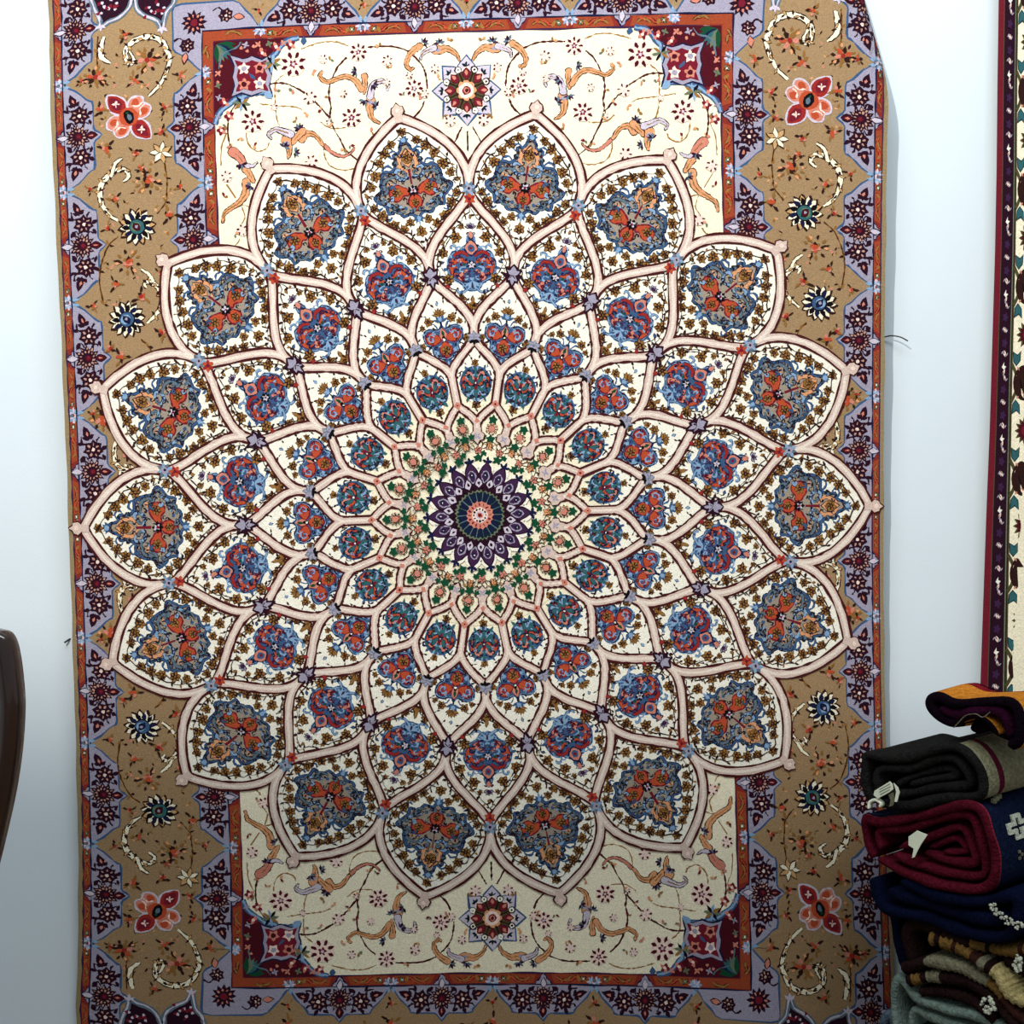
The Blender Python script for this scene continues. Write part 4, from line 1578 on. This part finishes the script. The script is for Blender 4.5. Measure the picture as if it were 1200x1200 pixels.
# grey-blue blanket at the bottom
t = tag(root_at('folded_blanket', 0.1, 0.32), 'grey blue wool blanket at the very bottom of the folded stack', 'blanket', GR)
fold('fold_layer', [(0.1726, 0.3092), (0.1704, 0.3597), (0.162, 0.402), (0.1516, 0.4143), (0.1408, 0.3979), (0.0826, 0.3898), (0.0147, 0.3957), (-0.0485, 0.4058)], 0.013, [(1, M_blue)], M_blue, t, seed=1)
fold('fold_layer', [(0.1394, 0.3248), (0.1371, 0.3614), (0.0891, 0.3574), (0.0142, 0.3675)], 0.014, [(1, M_blue)], M_blue, t, seed=2)

# grey-green blanket
t = tag(root_at('folded_blanket', 0.1, 0.40), 'pale grey green wool blanket folded under the brown knitted textile', 'blanket', GR)
fold('fold_layer', [(0.1347, 0.3926), (0.1456, 0.4168), (0.1492, 0.4482), (0.1422, 0.4733), (0.1272, 0.4662), (0.1067, 0.4564), (0.0631, 0.4604), (0.0163, 0.4689), (-0.0347, 0.4713), (-0.0772, 0.4686)], 0.0125, [(1, M_grey)], M_grey, t, seed=3)
fold('fold_layer', [(0.1174, 0.408), (0.115, 0.4349), (0.0906, 0.4374), (0.0491, 0.4425), (0.0028, 0.4477), (-0.0414, 0.4456)], 0.013, [(1, M_grey)], M_grey, t, seed=4)
fold('fold_layer', [(0.1259, 0.3964), (0.0829, 0.4025), (0.0282, 0.4093), (-0.0234, 0.4157)], 0.015, [(1, M_grey)], M_grey, t, seed=5)

# brown knit with golden bands
t = tag(root_at('folded_knit', 0.05, 0.45), 'brown knitted textile with gold and cream ribbed bands in the stack', 'blanket', GR)
b1 = [(.06, M_gold), (.10, M_choc), (.2, M_gold), (.24, M_brown), (.34, M_gold), (.40, M_brown), (.46, M_ash), (.52, M_choc), (1, M_cream)]
b2 = [(.22, M_choc), (.60, M_ash), (.75, M_gold), (1, M_brown)]
b3 = [(.06, M_choc), (.12, M_gold), (.15, M_choc), (.24, M_ash), (1, M_choc)]
b0 = [(.25, M_choc), (.4, M_gold), (.45, M_choc), (.7, M_gold), (.74, M_brown), (1, M_gold)]
fold('fold_layer', [(0.1251, 0.506), (0.1313, 0.5244), (0.1332, 0.5471), (0.1203, 0.562), (0.0931, 0.564), (0.0723, 0.5764)], 0.019, [(1, M_choc)], M_choc, t, e0=0.012, rib=.05, seed=6)
fold('fold_layer', [(0.0721, 0.5639), (0.0315, 0.5662), (-0.0074, 0.5708), (-0.0506, 0.5857), (-0.0778, 0.6005)], 0.016, [(1, M_brown)], M_brown, t, e0=0.008, rib=.2, n=16, bands=b0, seed=7)
fold('fold_layer', [(0.0914, 0.5518), (0.065, 0.5552), (0.0379, 0.554), (0.0049, 0.5492), (-0.0156, 0.5426), (-0.0348, 0.5239), (-0.0581, 0.5192), (-0.0795, 0.5256)], 0.0165, [(1, M_brown)], M_brown, t, rib=.2, n=16, bands=b1, seed=8)
fold('fold_layer', [(0.1336, 0.491), (0.1063, 0.5093), (0.0824, 0.5222), (0.0374, 0.5294), (0.0044, 0.5251), (-0.0162, 0.5164), (-0.0403, 0.4999), (-0.0684, 0.4906)], 0.0155, [(1, M_brown)], M_brown, t, rib=.18, n=16, bands=b2, seed=9)
fold('fold_layer', [(0.1216, 0.4788), (0.082, 0.4995), (0.0303, 0.5111), (-0.0024, 0.5059), (-0.0268, 0.493), (-0.0493, 0.4811)], 0.016, [(1, M_brown)], M_brown, t, rib=.18, n=16, bands=b3, seed=10)
fold('fold_layer', [(0.1012, 0.4702), (0.0567, 0.4844), (0.0166, 0.4871), (-0.0158, 0.4764)], 0.014, [(1, M_choc)], M_choc, t, rib=.18, n=16, seed=11)
fold('fold_layer', [(-0.0203, 0.5612), (-0.0476, 0.5574), (-0.0811, 0.5588)], 0.022, [(1, M_choc)], M_choc, t, e0=0.012, rib=.18, n=16, seed=12)


def yarn_cluster(name, pts, r, e, parent):
    bm = bmesh.new()
    for a, z in [(a_ + random.uniform(-.6, .6) * r, z_ + random.uniform(-.6, .6) * r) for a_, z_ in pts for _ in range(4)]:
        g = bmesh.ops.create_icosphere(bm, subdivisions=1, radius=r * random.uniform(0.4, 0.75))
        c0 = loc(a, e + random.uniform(0, 0.003), z)
        for v_ in g['verts']:
            v_.co = [v_.co[i] + c0[i] for i in range(3)]
    me = bpy.data.meshes.new(name)
    bm.to_mesh(me)
    bm.free()
    me.materials.append(M_white)
    o_ = bpy.data.objects.new(name, me)
    COL.objects.link(o_)
    o_.parent = parent
    o_.matrix_parent_inverse = parent.matrix_world.inverted()
    return o_


yarn_cluster('white_yarn_flower', [(-0.005, 0.507), (-0.0125, 0.51), (-0.0038, 0.4992), (-0.0165, 0.5044), (-0.0066, 0.4919), (-0.0129, 0.4909), (-0.0191, 0.4983), (-0.0103, 0.497)], 0.0045, -0.010, t)
yarn_cluster('white_yarn_flower', [(-0.0495, 0.5794), (-0.0555, 0.584), (-0.0497, 0.5724), (-0.0569, 0.5763), (-0.0523, 0.5663), (-0.0582, 0.5698)], 0.0045, -0.012, t)

# dark navy blanket
t = tag(root_at('folded_blanket', 0.1, 0.55), 'dark navy wool blanket with white yarn trim directly below the maroon one', 'blanket', GR)
fold('fold_layer', [(0.1873, 0.6129), (0.1775, 0.5868), (0.156, 0.573), (0.1005, 0.5817), (0.0519, 0.5811), (0.0057, 0.5878), (-0.0343, 0.6046), (-0.0434, 0.6362), (-0.0356, 0.6572), (0.0068, 0.6359), (0.0732, 0.6213), (0.1375, 0.6234)], 0.0165, [(1, M_navy)], M_navy, t, seed=13)
fold('fold_layer', [(0.1595, 0.6007), (0.1009, 0.602), (0.0389, 0.6055), (-0.0128, 0.6161), (-0.0213, 0.631)], 0.0185, [(1, M_navy)], M_navy, t, e0=0.003, seed=14)
fold('fold_layer', [(-0.0431, 0.6502), (-0.0616, 0.6354), (-0.091, 0.6364)], 0.04, [(1, M_navy)], M_navy, t, e0=0.02, seed=15)
fold('navy_gap_shade', [(0.1778, 0.6), (0.1724, 0.5582), (0.1611, 0.5226), (0.1513, 0.4802)], 0.02, [(1, M_navy)], M_navy, t, e0=0.03, e1=0.12, seed=27)  # navy flap added to darken the shaded gap between carpet and stack
yarn_cluster('white_yarn_trim', [(-0.0135, 0.6403), (-0.0185, 0.6444), (-0.0162, 0.6364), (-0.0224, 0.6385), (-0.0213, 0.6322), (-0.0287, 0.6359), (-0.03, 0.6292), (-0.0362, 0.6313), (-0.0375, 0.6259), (-0.0435, 0.6315), (-0.0461, 0.6265), (-0.052, 0.6321), (-0.051, 0.6235), (-0.0581, 0.6295)], 0.0036, -0.012, t)

# maroon blanket with navy face
t = tag(root_at('folded_blanket', 0.1, 0.62), 'maroon wool blanket with a navy face and white stepped crosses', 'blanket', GR)
sd = [(0.007, M_rose), (1, M_navy2)]
mo, MP = fold('fold_layer', [(0.1878, 0.6445), (0.2007, 0.6686), (0.2013, 0.7004), (0.1735, 0.704), (0.1105, 0.73), (0.0622, 0.7554), (0.0251, 0.7687), (0.0041, 0.7549), (-0.0083, 0.7105), (-0.0078, 0.6744), (0.0123, 0.6523), (0.0599, 0.6406), (0.1159, 0.6379), (0.1572, 0.6406), (0.1801, 0.6442)], 0.0135, sd, M_mar, t, seed=16, inner=M_mar)
fold('fold_layer', [(0.1758, 0.6626), (0.1809, 0.6888), (0.1317, 0.7051), (0.0755, 0.7357), (0.0353, 0.7514), (0.0178, 0.7331), (0.008, 0.6936), (0.0139, 0.67), (0.0602, 0.6579), (0.1163, 0.6557), (0.1531, 0.6601)], 0.012, [(1, M_mar)], M_mar, t, e0=0.006, seed=17)
fold('fold_layer', [(0.1458, 0.6714), (0.0957, 0.7025), (0.0508, 0.7276), (0.0344, 0.7101), (0.0247, 0.6861), (0.0606, 0.6752), (0.108, 0.6735)], 0.0115, [(1, M_mar)], M_mar, t, e0=0.012, seed=18)
fold('fold_layer', [(0.1025, 0.6828), (0.0639, 0.7065), (0.0503, 0.703), (0.0447, 0.6936), (0.0772, 0.6839)], 0.009, [(1, M_mar)], M_mar, t, e0=0.018, seed=19)


def side_a(z):
    best = 9
    z = min(max(z, MP[:, 1].min() + 0.004), MP[:, 1].max() - 0.004)
    for i in range(len(MP) - 1):
        (a0, z0), (a1, z1) = MP[i], MP[i + 1]
        if (z0 - z) * (z1 - z) <= 0 and abs(z1 - z0) > 1e-6:
            best = min(best, a0 + (a1 - a0) * (z - z0) / (z1 - z0))
    return best - 0.0135 / 2


def side_block(V, F, e, z, de, dz):
    a = side_a(z)
    a2 = side_a(z + dz)
    o_ = len(V)
    for aa, zz in ((a, z), (a2, z + dz)):
        for ee in (e, e + de):
            for off in (-0.0022, 0.0035):
                V.append(loc(aa + off, ee, zz))
    for q in ((0, 2, 6, 4), (1, 5, 7, 3), (0, 4, 5, 1), (2, 3, 7, 6), (0, 1, 3, 2), (4, 6, 7, 5)):
        F.append(tuple(o_ + i for i in q))


zc = [(-0.0102, 0.7373)][0][1]
CROSS = ['..###..', '..#.#..', '###.###', '#.....#', '###.###', '..#.#..', '..###..']
V, F = [], []
for r_, row in enumerate(CROSS):
    for k_, ch in enumerate(row):
        if ch == '#':
            side_block(V, F, 0.034 + k_ * 0.0074, zc + (3 - r_) * 0.0046 - 0.0023, 0.0074, 0.0046)
mesh_obj('woven_cross', V, F, [M_white], t)
V, F = [], []
for k_ in range(3):
    side_block(V, F, 0.022 + k_ * 0.006, [(-0.0095, 0.7729)][0][1] + k_ * 0.0022, 0.006, 0.006)
mesh_obj('woven_bar', V, F, [M_ash], t)
V, F = [], []
for k_, (e_, dz_) in enumerate([(0.05, 0.0), (0.056, -0.005), (0.05, -0.009), (0.064, -0.012), (0.07, -0.006)]):
    side_block(V, F, e_, [(-0.011, 0.7029)][0][1] + dz_, 0.005, 0.0035)
mesh_obj('woven_speckle', V, F, [M_ash], t)
slab('care_label', [(0.1185, 0.6998), (0.1044, 0.7127), (0.0875, 0.7111), (0.0984, 0.6928), (0.108, 0.6723), (0.1122, 0.6697), (0.1096, 0.6845), (0.1183, 0.6871)], -0.009, 0.0012, M_paper, t)

# charcoal blanket with oatmeal face
t = tag(root_at('folded_blanket', 0.1, 0.74), 'charcoal wool blanket with oatmeal face and maroon stripe, paper tag hanging', 'blanket', GR)
sd = [(0.006, M_char), (0.030, M_beige), (0.042, M_mar2), (1, M_beige)]
fold('fold_layer', [(0.1893, 0.7301), (0.2021, 0.748), (0.2042, 0.7807), (0.1984, 0.8019), (0.1557, 0.8048), (0.1052, 0.8237), (0.0693, 0.8415), (0.0372, 0.8435), (0.0159, 0.8241), (0.0101, 0.7966), (0.0215, 0.7817), (0.0692, 0.7672), (0.1295, 0.7404), (0.1771, 0.7319)], 0.0135, sd, M_char, t, seed=20, inner=M_char, alim=0.05, e1=0.19, n=9)
fold('fold_layer', [(0.1803, 0.7416), (0.1841, 0.7801), (0.1334, 0.7945), (0.0841, 0.8209), (0.0528, 0.8254), (0.0351, 0.8099), (0.0374, 0.7935), (0.0901, 0.7757), (0.1356, 0.7555), (0.1622, 0.7501)], 0.0125, [(1, M_char)], M_char, t, e0=0.006, seed=21)
fold('fold_layer', [(0.1565, 0.7632), (0.1331, 0.7804), (0.0838, 0.8047), (0.0632, 0.807), (0.0603, 0.8003), (0.096, 0.7868), (0.1329, 0.7702)], 0.010, [(1, M_char)], M_char, t, e0=0.013, seed=22)
tg = slab('price_tag', [(0.1774, 0.7476), (0.1759, 0.7545), (0.1685, 0.7603), (0.1492, 0.7753), (0.1447, 0.7725), (0.1431, 0.7652), (0.1504, 0.7582), (0.1697, 0.7443)], -0.013, 0.001, M_paper, t)
for k_ in range(3):
    l0 = [(0.1669, 0.758), (0.1491, 0.7708), (0.1668, 0.7541), (0.1476, 0.7673), (0.1653, 0.7506), (0.149, 0.7624)]
    (a0, z0), (a1, z1) = l0[2 * k_], l0[2 * k_ + 1]
    slab('tag_print', [(a0, z0), (a1, z1), (a1, z1 + 0.0011), (a0, z0 + 0.0011)], -0.0134, 0.0003, M_ink, tg)
slab('tag_card', [(0.1433, 0.7741), (0.1358, 0.7695), (0.1328, 0.7626), (0.1369, 0.7474), (0.1413, 0.7463), (0.1387, 0.7624)], -0.012, 0.001, M_paper, t)
slab('tag_card', [(0.1533, 0.7536), (0.1445, 0.7597), (0.1414, 0.7514), (0.1441, 0.7404), (0.1515, 0.7359), (0.1487, 0.747)], -0.011, 0.001, M_ash, t)
fold('tag_loop', [(0.1862, 0.7243), (0.1863, 0.7335), (0.1772, 0.7398), (0.1665, 0.7373), (0.1679, 0.7317)], 0.004, [(1, M_paper)], M_paper, t, e0=-0.014, e1=-0.006)

# plum textile on top
t = tag(root_at('folded_blanket', 0.02, 0.83), 'plum black textile with amber and crimson face, topmost in the stack', 'blanket', GR)
sd = [(0.005, M_plum), (0.075, M_amber), (0.10, M_crim), (1, M_amber)]
fold('fold_layer', [(0.0406, 0.8841), (0.0619, 0.8775), (0.0798, 0.8827), (0.0925, 0.8952), (0.0927, 0.9064), (0.079, 0.9125), (0.0544, 0.9083), (0.019, 0.9147), (-0.0175, 0.9225), (-0.0336, 0.9173), (-0.0414, 0.8955), (-0.0406, 0.8744), (-0.0286, 0.8649)], 0.0145, sd, M_plum, t, seed=23, inner=M_plum, e1=0.085)
fold('fold_layer', [(0.0786, 0.8953), (0.0514, 0.8918), (0.0227, 0.9021), (-0.0066, 0.9076), (-0.0205, 0.8961), (-0.0259, 0.876)], 0.0155, [(1, M_plum2)], M_plum2, t, e0=0.003, e1=0.085, seed=24)
fold('fold_layer', [(0.0404, 0.8708), (0.0183, 0.8813), (-0.001, 0.8756), (-0.0211, 0.8703)], 0.017, [(1, M_plum)], M_plum, t, e0=0.02, e1=0.09, seed=26)  # dark filler standing in for the shade inside the hollow
fold('fold_layer', [(0.0485, 0.8777), (0.0368, 0.8897), (0.0174, 0.8959), (0.0032, 0.8903), (-0.0085, 0.8748)], 0.006, [(0.004, M_plum), (1, M_amber)], M_plum, t, e0=0.002, seed=25)
fold('fringe_thread', [(0.0497, 0.875), (0.0433, 0.8836), (0.033, 0.8953), (0.0175, 0.9006), (0.0071, 0.8978), (-0.0028, 0.9068)], 0.0011, [(1, M_ash)], M_ash, t, e0=-0.008, e1=-0.0065)

# bench that carries the stack
zb = 0.303
m_wood = new_mat('bench_wood', (84, 58, 40), rough=0.5, var=0.3, scale=8, stretch=(2, 14, 2), bump=0.1)
t = tag(root_at('wooden_bench', 0.08, 0.0), 'low wooden bench under the stack of folded textiles', 'bench')


def abox(name, a0, a1, e0, e1, z0, z1):
    V = [loc(a, e, z) for z in (z0, z1) for a, e in ((a0, e0), (a1, e0), (a1, e1), (a0, e1))]
    F = [(0, 1, 2, 3), (7, 6, 5, 4), (0, 4, 5, 1), (1, 5, 6, 2), (2, 6, 7, 3), (3, 7, 4, 0)]
    return mesh_obj(name, V, F, [m_wood], t)


abox('bench_top', -0.10, 0.24, -0.02, 0.255, zb - 0.03, zb)
for a_ in (-0.09, 0.19):
    for e_ in (-0.01, 0.205):
        abox('leg', a_, a_ + 0.04, e_, e_ + 0.04, 0.0, zb - 0.03)
abox('stretcher', -0.05, 0.19, 0.0, 0.02, 0.12, 0.15)
abox('stretcher', -0.05, 0.19, 0.215, 0.235, 0.12, 0.15)

# ------------------------------------------------------------------ dark wooden chair at the left
m_chair = new_mat('dark_polished_wood', (46, 26, 18), rough=0.22, var=0.35, scale=9, stretch=(6, 6, 1), spec=0.5, coat=0.4)
m_seat = new_mat('seat_leather', (58, 30, 24), rough=0.45, var=0.2, scale=30)
YC = -0.60
OUT = [(-0.6332, 1.0598), (-0.6085, 1.0588), (-0.5937, 1.0563), (-0.5839, 1.0528), (-0.5772, 1.0429), (-0.5727, 1.0199), (-0.57, 0.982), (-0.5705, 0.9559), (-0.5748, 0.9138), (-0.5838, 0.8634), (-0.5991, 0.8027), (-0.6164, 0.7418), (-0.6357, 0.6806), (-0.6512, 0.6191), (-0.6586, 0.5574), (-0.6623, 0.485)]
XC = OUT[6][0] - 0.215
chair = tag(empty('wooden_chair', (XC, YC, 0)), 'dark polished wooden chair with a rounded back beside the large carpet', 'chair')


def sweep(name, path, hw, hd, mat, parent, y0=0.0, closed=False):
    """rounded section swept along (x, z, y) path"""
    P = np.array(path)
    m = len(P)
    d = (np.roll(P, -1, 0) - np.roll(P, 1, 0)) if closed else np.gradient(P, axis=0)
    L = np.hypot(d[:, 0], d[:, 1]) + 1e-9
    N = np.stack([-d[:, 1] / L, d[:, 0] / L], 1)
    k = 12
    V, F = [], []
    for i in range(m):
        for j in range(k):
            t_ = 2 * math.pi * j / k
            cx, cy = math.cos(t_), math.sin(t_)
            f_ = 1 / (abs(cx) ** 3 + abs(cy) ** 3) ** (1 / 3)
            V.append((P[i, 0] + N[i, 0] * hw * cx * f_, P[i, 2] + hd * cy * f_, P[i, 1] + N[i, 1] * hw * cx * f_))
    for i in range(m if closed else m - 1):
        q = (i + 1) % m
        for j in range(k):
            F.append((i * k + j, i * k + (j + 1) % k, q * k + (j + 1) % k, q * k + j))
    if not closed:
        F.append(tuple(range(k)))
        F.append(tuple((m - 1) * k + j for j in range(k))[::-1])
    return mesh_obj(name, V, F, [mat], parent, smooth=True)


HW = 0.0125
oc = np.array(cr(OUT, 4))
dd = np.gradient(oc, axis=0)
ll = np.hypot(dd[:, 0], dd[:, 1])
inn = oc + np.stack([dd[:, 1] / ll, -dd[:, 0] / ll], 1) * HW     # centre line, inside the outline
zl = inn[-1, 1]
path_r = [(x, z, YC + 0.02 * (1 - (z - 0.45) / 0.6)) for x, z in inn]
left = [(2 * XC - x, z, y) for x, z, y in path_r[::-1]]
back = left + path_r
sweep('back_frame', back, HW, 0.016, m_chair, chair)
zt = inn[:, 1].max()
spl = cr([(XC - 0.05, zt - 0.01), (XC - 0.07, zt - 0.12), (XC - 0.035, zt - 0.26), (XC - 0.06, zt - 0.42), (XC - 0.05, 0.47)], 6)
V = [(x, YC - 0.006, z) for x, z in spl] + [(2 * XC - x, YC - 0.006, z) for x, z in spl]
V += [(x, YC + 0.008, z) for x, y, z in V]
n_ = len(spl)
F = []
for i in range(n_ - 1):
    F += [(i, i + 1, n_ + i + 1, n_ + i), (2 * n_ + i, 3 * n_ + i, 3 * n_ + i + 1, 2 * n_ + i + 1),
          (i, 2 * n_ + i, 2 * n_ + i + 1, i + 1), (n_ + i, n_ + i + 1, 3 * n_ + i + 1, 3 * n_ + i)]
mesh_obj('splat', V, F, [m_chair], chair)
box('seat', (XC - 0.22, YC - 0.44, 0.435), (XC + 0.22, YC + 0.02, 0.485), m_seat, chair, 0.015)
box('seat_rail', (XC - 0.205, YC - 0.425, 0.375), (XC + 0.205, YC + 0.015, 0.435), m_chair, chair, 0.006)
for sx in (-1, 1):
    for yy, dy in ((YC - 0.40, -0.02), (YC, 0.05)):
        x0 = XC + sx * 0.18
        P_ = [(x0, 0.44 - 0.44 * i / 8, yy + dy * (i / 8) ** 2) for i in range(9)]
        V, F = [], []
        for i, (x, z, y) in enumerate(P_):
            h_ = 0.021 - 0.008 * i / 8
            V += [(x - h_, y - h_, z), (x + h_, y - h_, z), (x + h_, y + h_, z), (x - h_, y + h_, z)]
        for i in range(8):
            for j in range(4):
                F.append((i * 4 + j, i * 4 + (j + 1) % 4, i * 4 + 4 + (j + 1) % 4, i * 4 + 4 + j))
        F += [(3, 2, 1, 0), (32, 33, 34, 35)]
        mesh_obj('leg', V, F, [m_chair], chair)

# ------------------------------------------------------------------ small things on the wall
m_wire = new_mat('dark_wire', (44, 40, 40), rough=0.5, var=0.1, scale=50)


def wire(name, pts, r):
    P = np.array(cr(pts, 5))
    V, F = [], []
    k = 6
    for i, q in enumerate(P):
        d_ = P[min(i + 1, len(P) - 1)] - P[max(i - 1, 0)]
        d_ = d_ / np.linalg.norm(d_)
        a_ = np.cross(d_, (0, 1, 0.01))
        a_ /= np.linalg.norm(a_)
        b_ = np.cross(d_, a_)
        for j in range(k):
            t_ = 2 * math.pi * j / k
            V.append(tuple(q + (a_ * math.cos(t_) + b_ * math.sin(t_)) * r))
    for i in range(len(P) - 1):
        for j in range(k):
            F.append((i * k + j, i * k + (j + 1) % k, (i + 1) * k + (j + 1) % k, (i + 1) * k + j))
    F += [tuple(range(k))[::-1], tuple((len(P) - 1) * k + j for j in range(k))]
    return mesh_obj(name, V, F, [m_wire], None, smooth=True)


wp = [(0.6229, 1.4592), (0.6357, 1.462), (0.65, 1.4592), (0.6616, 1.4521)]
w = wire('bent_wire', [(wp[0][0], -0.004, wp[0][1]), (wp[1][0], -0.010, wp[1][1]), (wp[2][0], -0.016, wp[2][1]),
                       (wp[3][0], -0.020, wp[3][1])], 0.0011)
tag(w, 'thin dark bent wire sticking out of the wall by the edge of the large carpet', 'wire')
wp = [(-0.7548, 0.9486), (-0.7622, 0.9428)]
w = wire('wall_nail', [(wp[0][0], 0.002, wp[0][1]), ((wp[0][0] + wp[1][0]) / 2, -0.005, (wp[0][1] + wp[1][1]) / 2), (wp[1][0], -0.008, wp[1][1])], 0.0016)
tag(w, 'small dark nail in the white wall beside the selvage of the large carpet', 'nail')

# ------------------------------------------------------------------ assumed ceiling spotlight, flap added to shape its light (behind the camera)
m_lamp = new_mat('black_lamp_metal', (24, 24, 26), rough=0.4, var=0.1, scale=40)
lamp = tag(empty('assumed_spotlight', LAMP), 'unseen black ceiling spotlight with a flap added to shade the lower wall', 'spotlight')


def toward(x, z, f):
    return tuple(LAMP[i] + f * ((x, 0.0, z)[i] - LAMP[i]) for i in range(3))


pa, pb = toward(-1.6, 0.88, 0.12), toward(1.6, 0.62, 0.12)
V = [pa, pb, (pb[0], pb[1], pb[2] - 0.26), (pa[0], pa[1], pa[2] - 0.26)]
V += [(x, y - 0.004, z) for x, y, z in V]
mesh_obj('added_shade_flap', V, [(0, 1, 2, 3), (7, 6, 5, 4), (0, 4, 5, 1), (1, 5, 6, 2), (2, 6, 7, 3), (3, 7, 4, 0)], [m_lamp], lamp)  # added blocker, its upper edge draws the shade line on the wall
box('housing', (LAMP[0] - 0.05, LAMP[1] - 0.20, LAMP[2] - 0.05), (LAMP[0] + 0.05, LAMP[1] - 0.04, LAMP[2] + 0.05), m_lamp, lamp, 0.01)
box('stem', (LAMP[0] - 0.01, LAMP[1] - 0.13, LAMP[2] + 0.05), (LAMP[0] + 0.01, LAMP[1] - 0.11, 3.2), m_lamp, lamp)
for sx in (-1, 1):
    box('flap_arm', (LAMP[0] + sx * 0.046 - 0.004, LAMP[1] - 0.06, pa[2] - 0.22), (LAMP[0] + sx * 0.046 + 0.004, pa[1], pa[2] - 0.21), m_lamp, lamp)
    box('flap_arm', (LAMP[0] + sx * 0.046 - 0.004, LAMP[1] - 0.07, pa[2] - 0.22), (LAMP[0] + sx * 0.046 + 0.004, LAMP[1] - 0.06, LAMP[2] - 0.04), m_lamp, lamp)
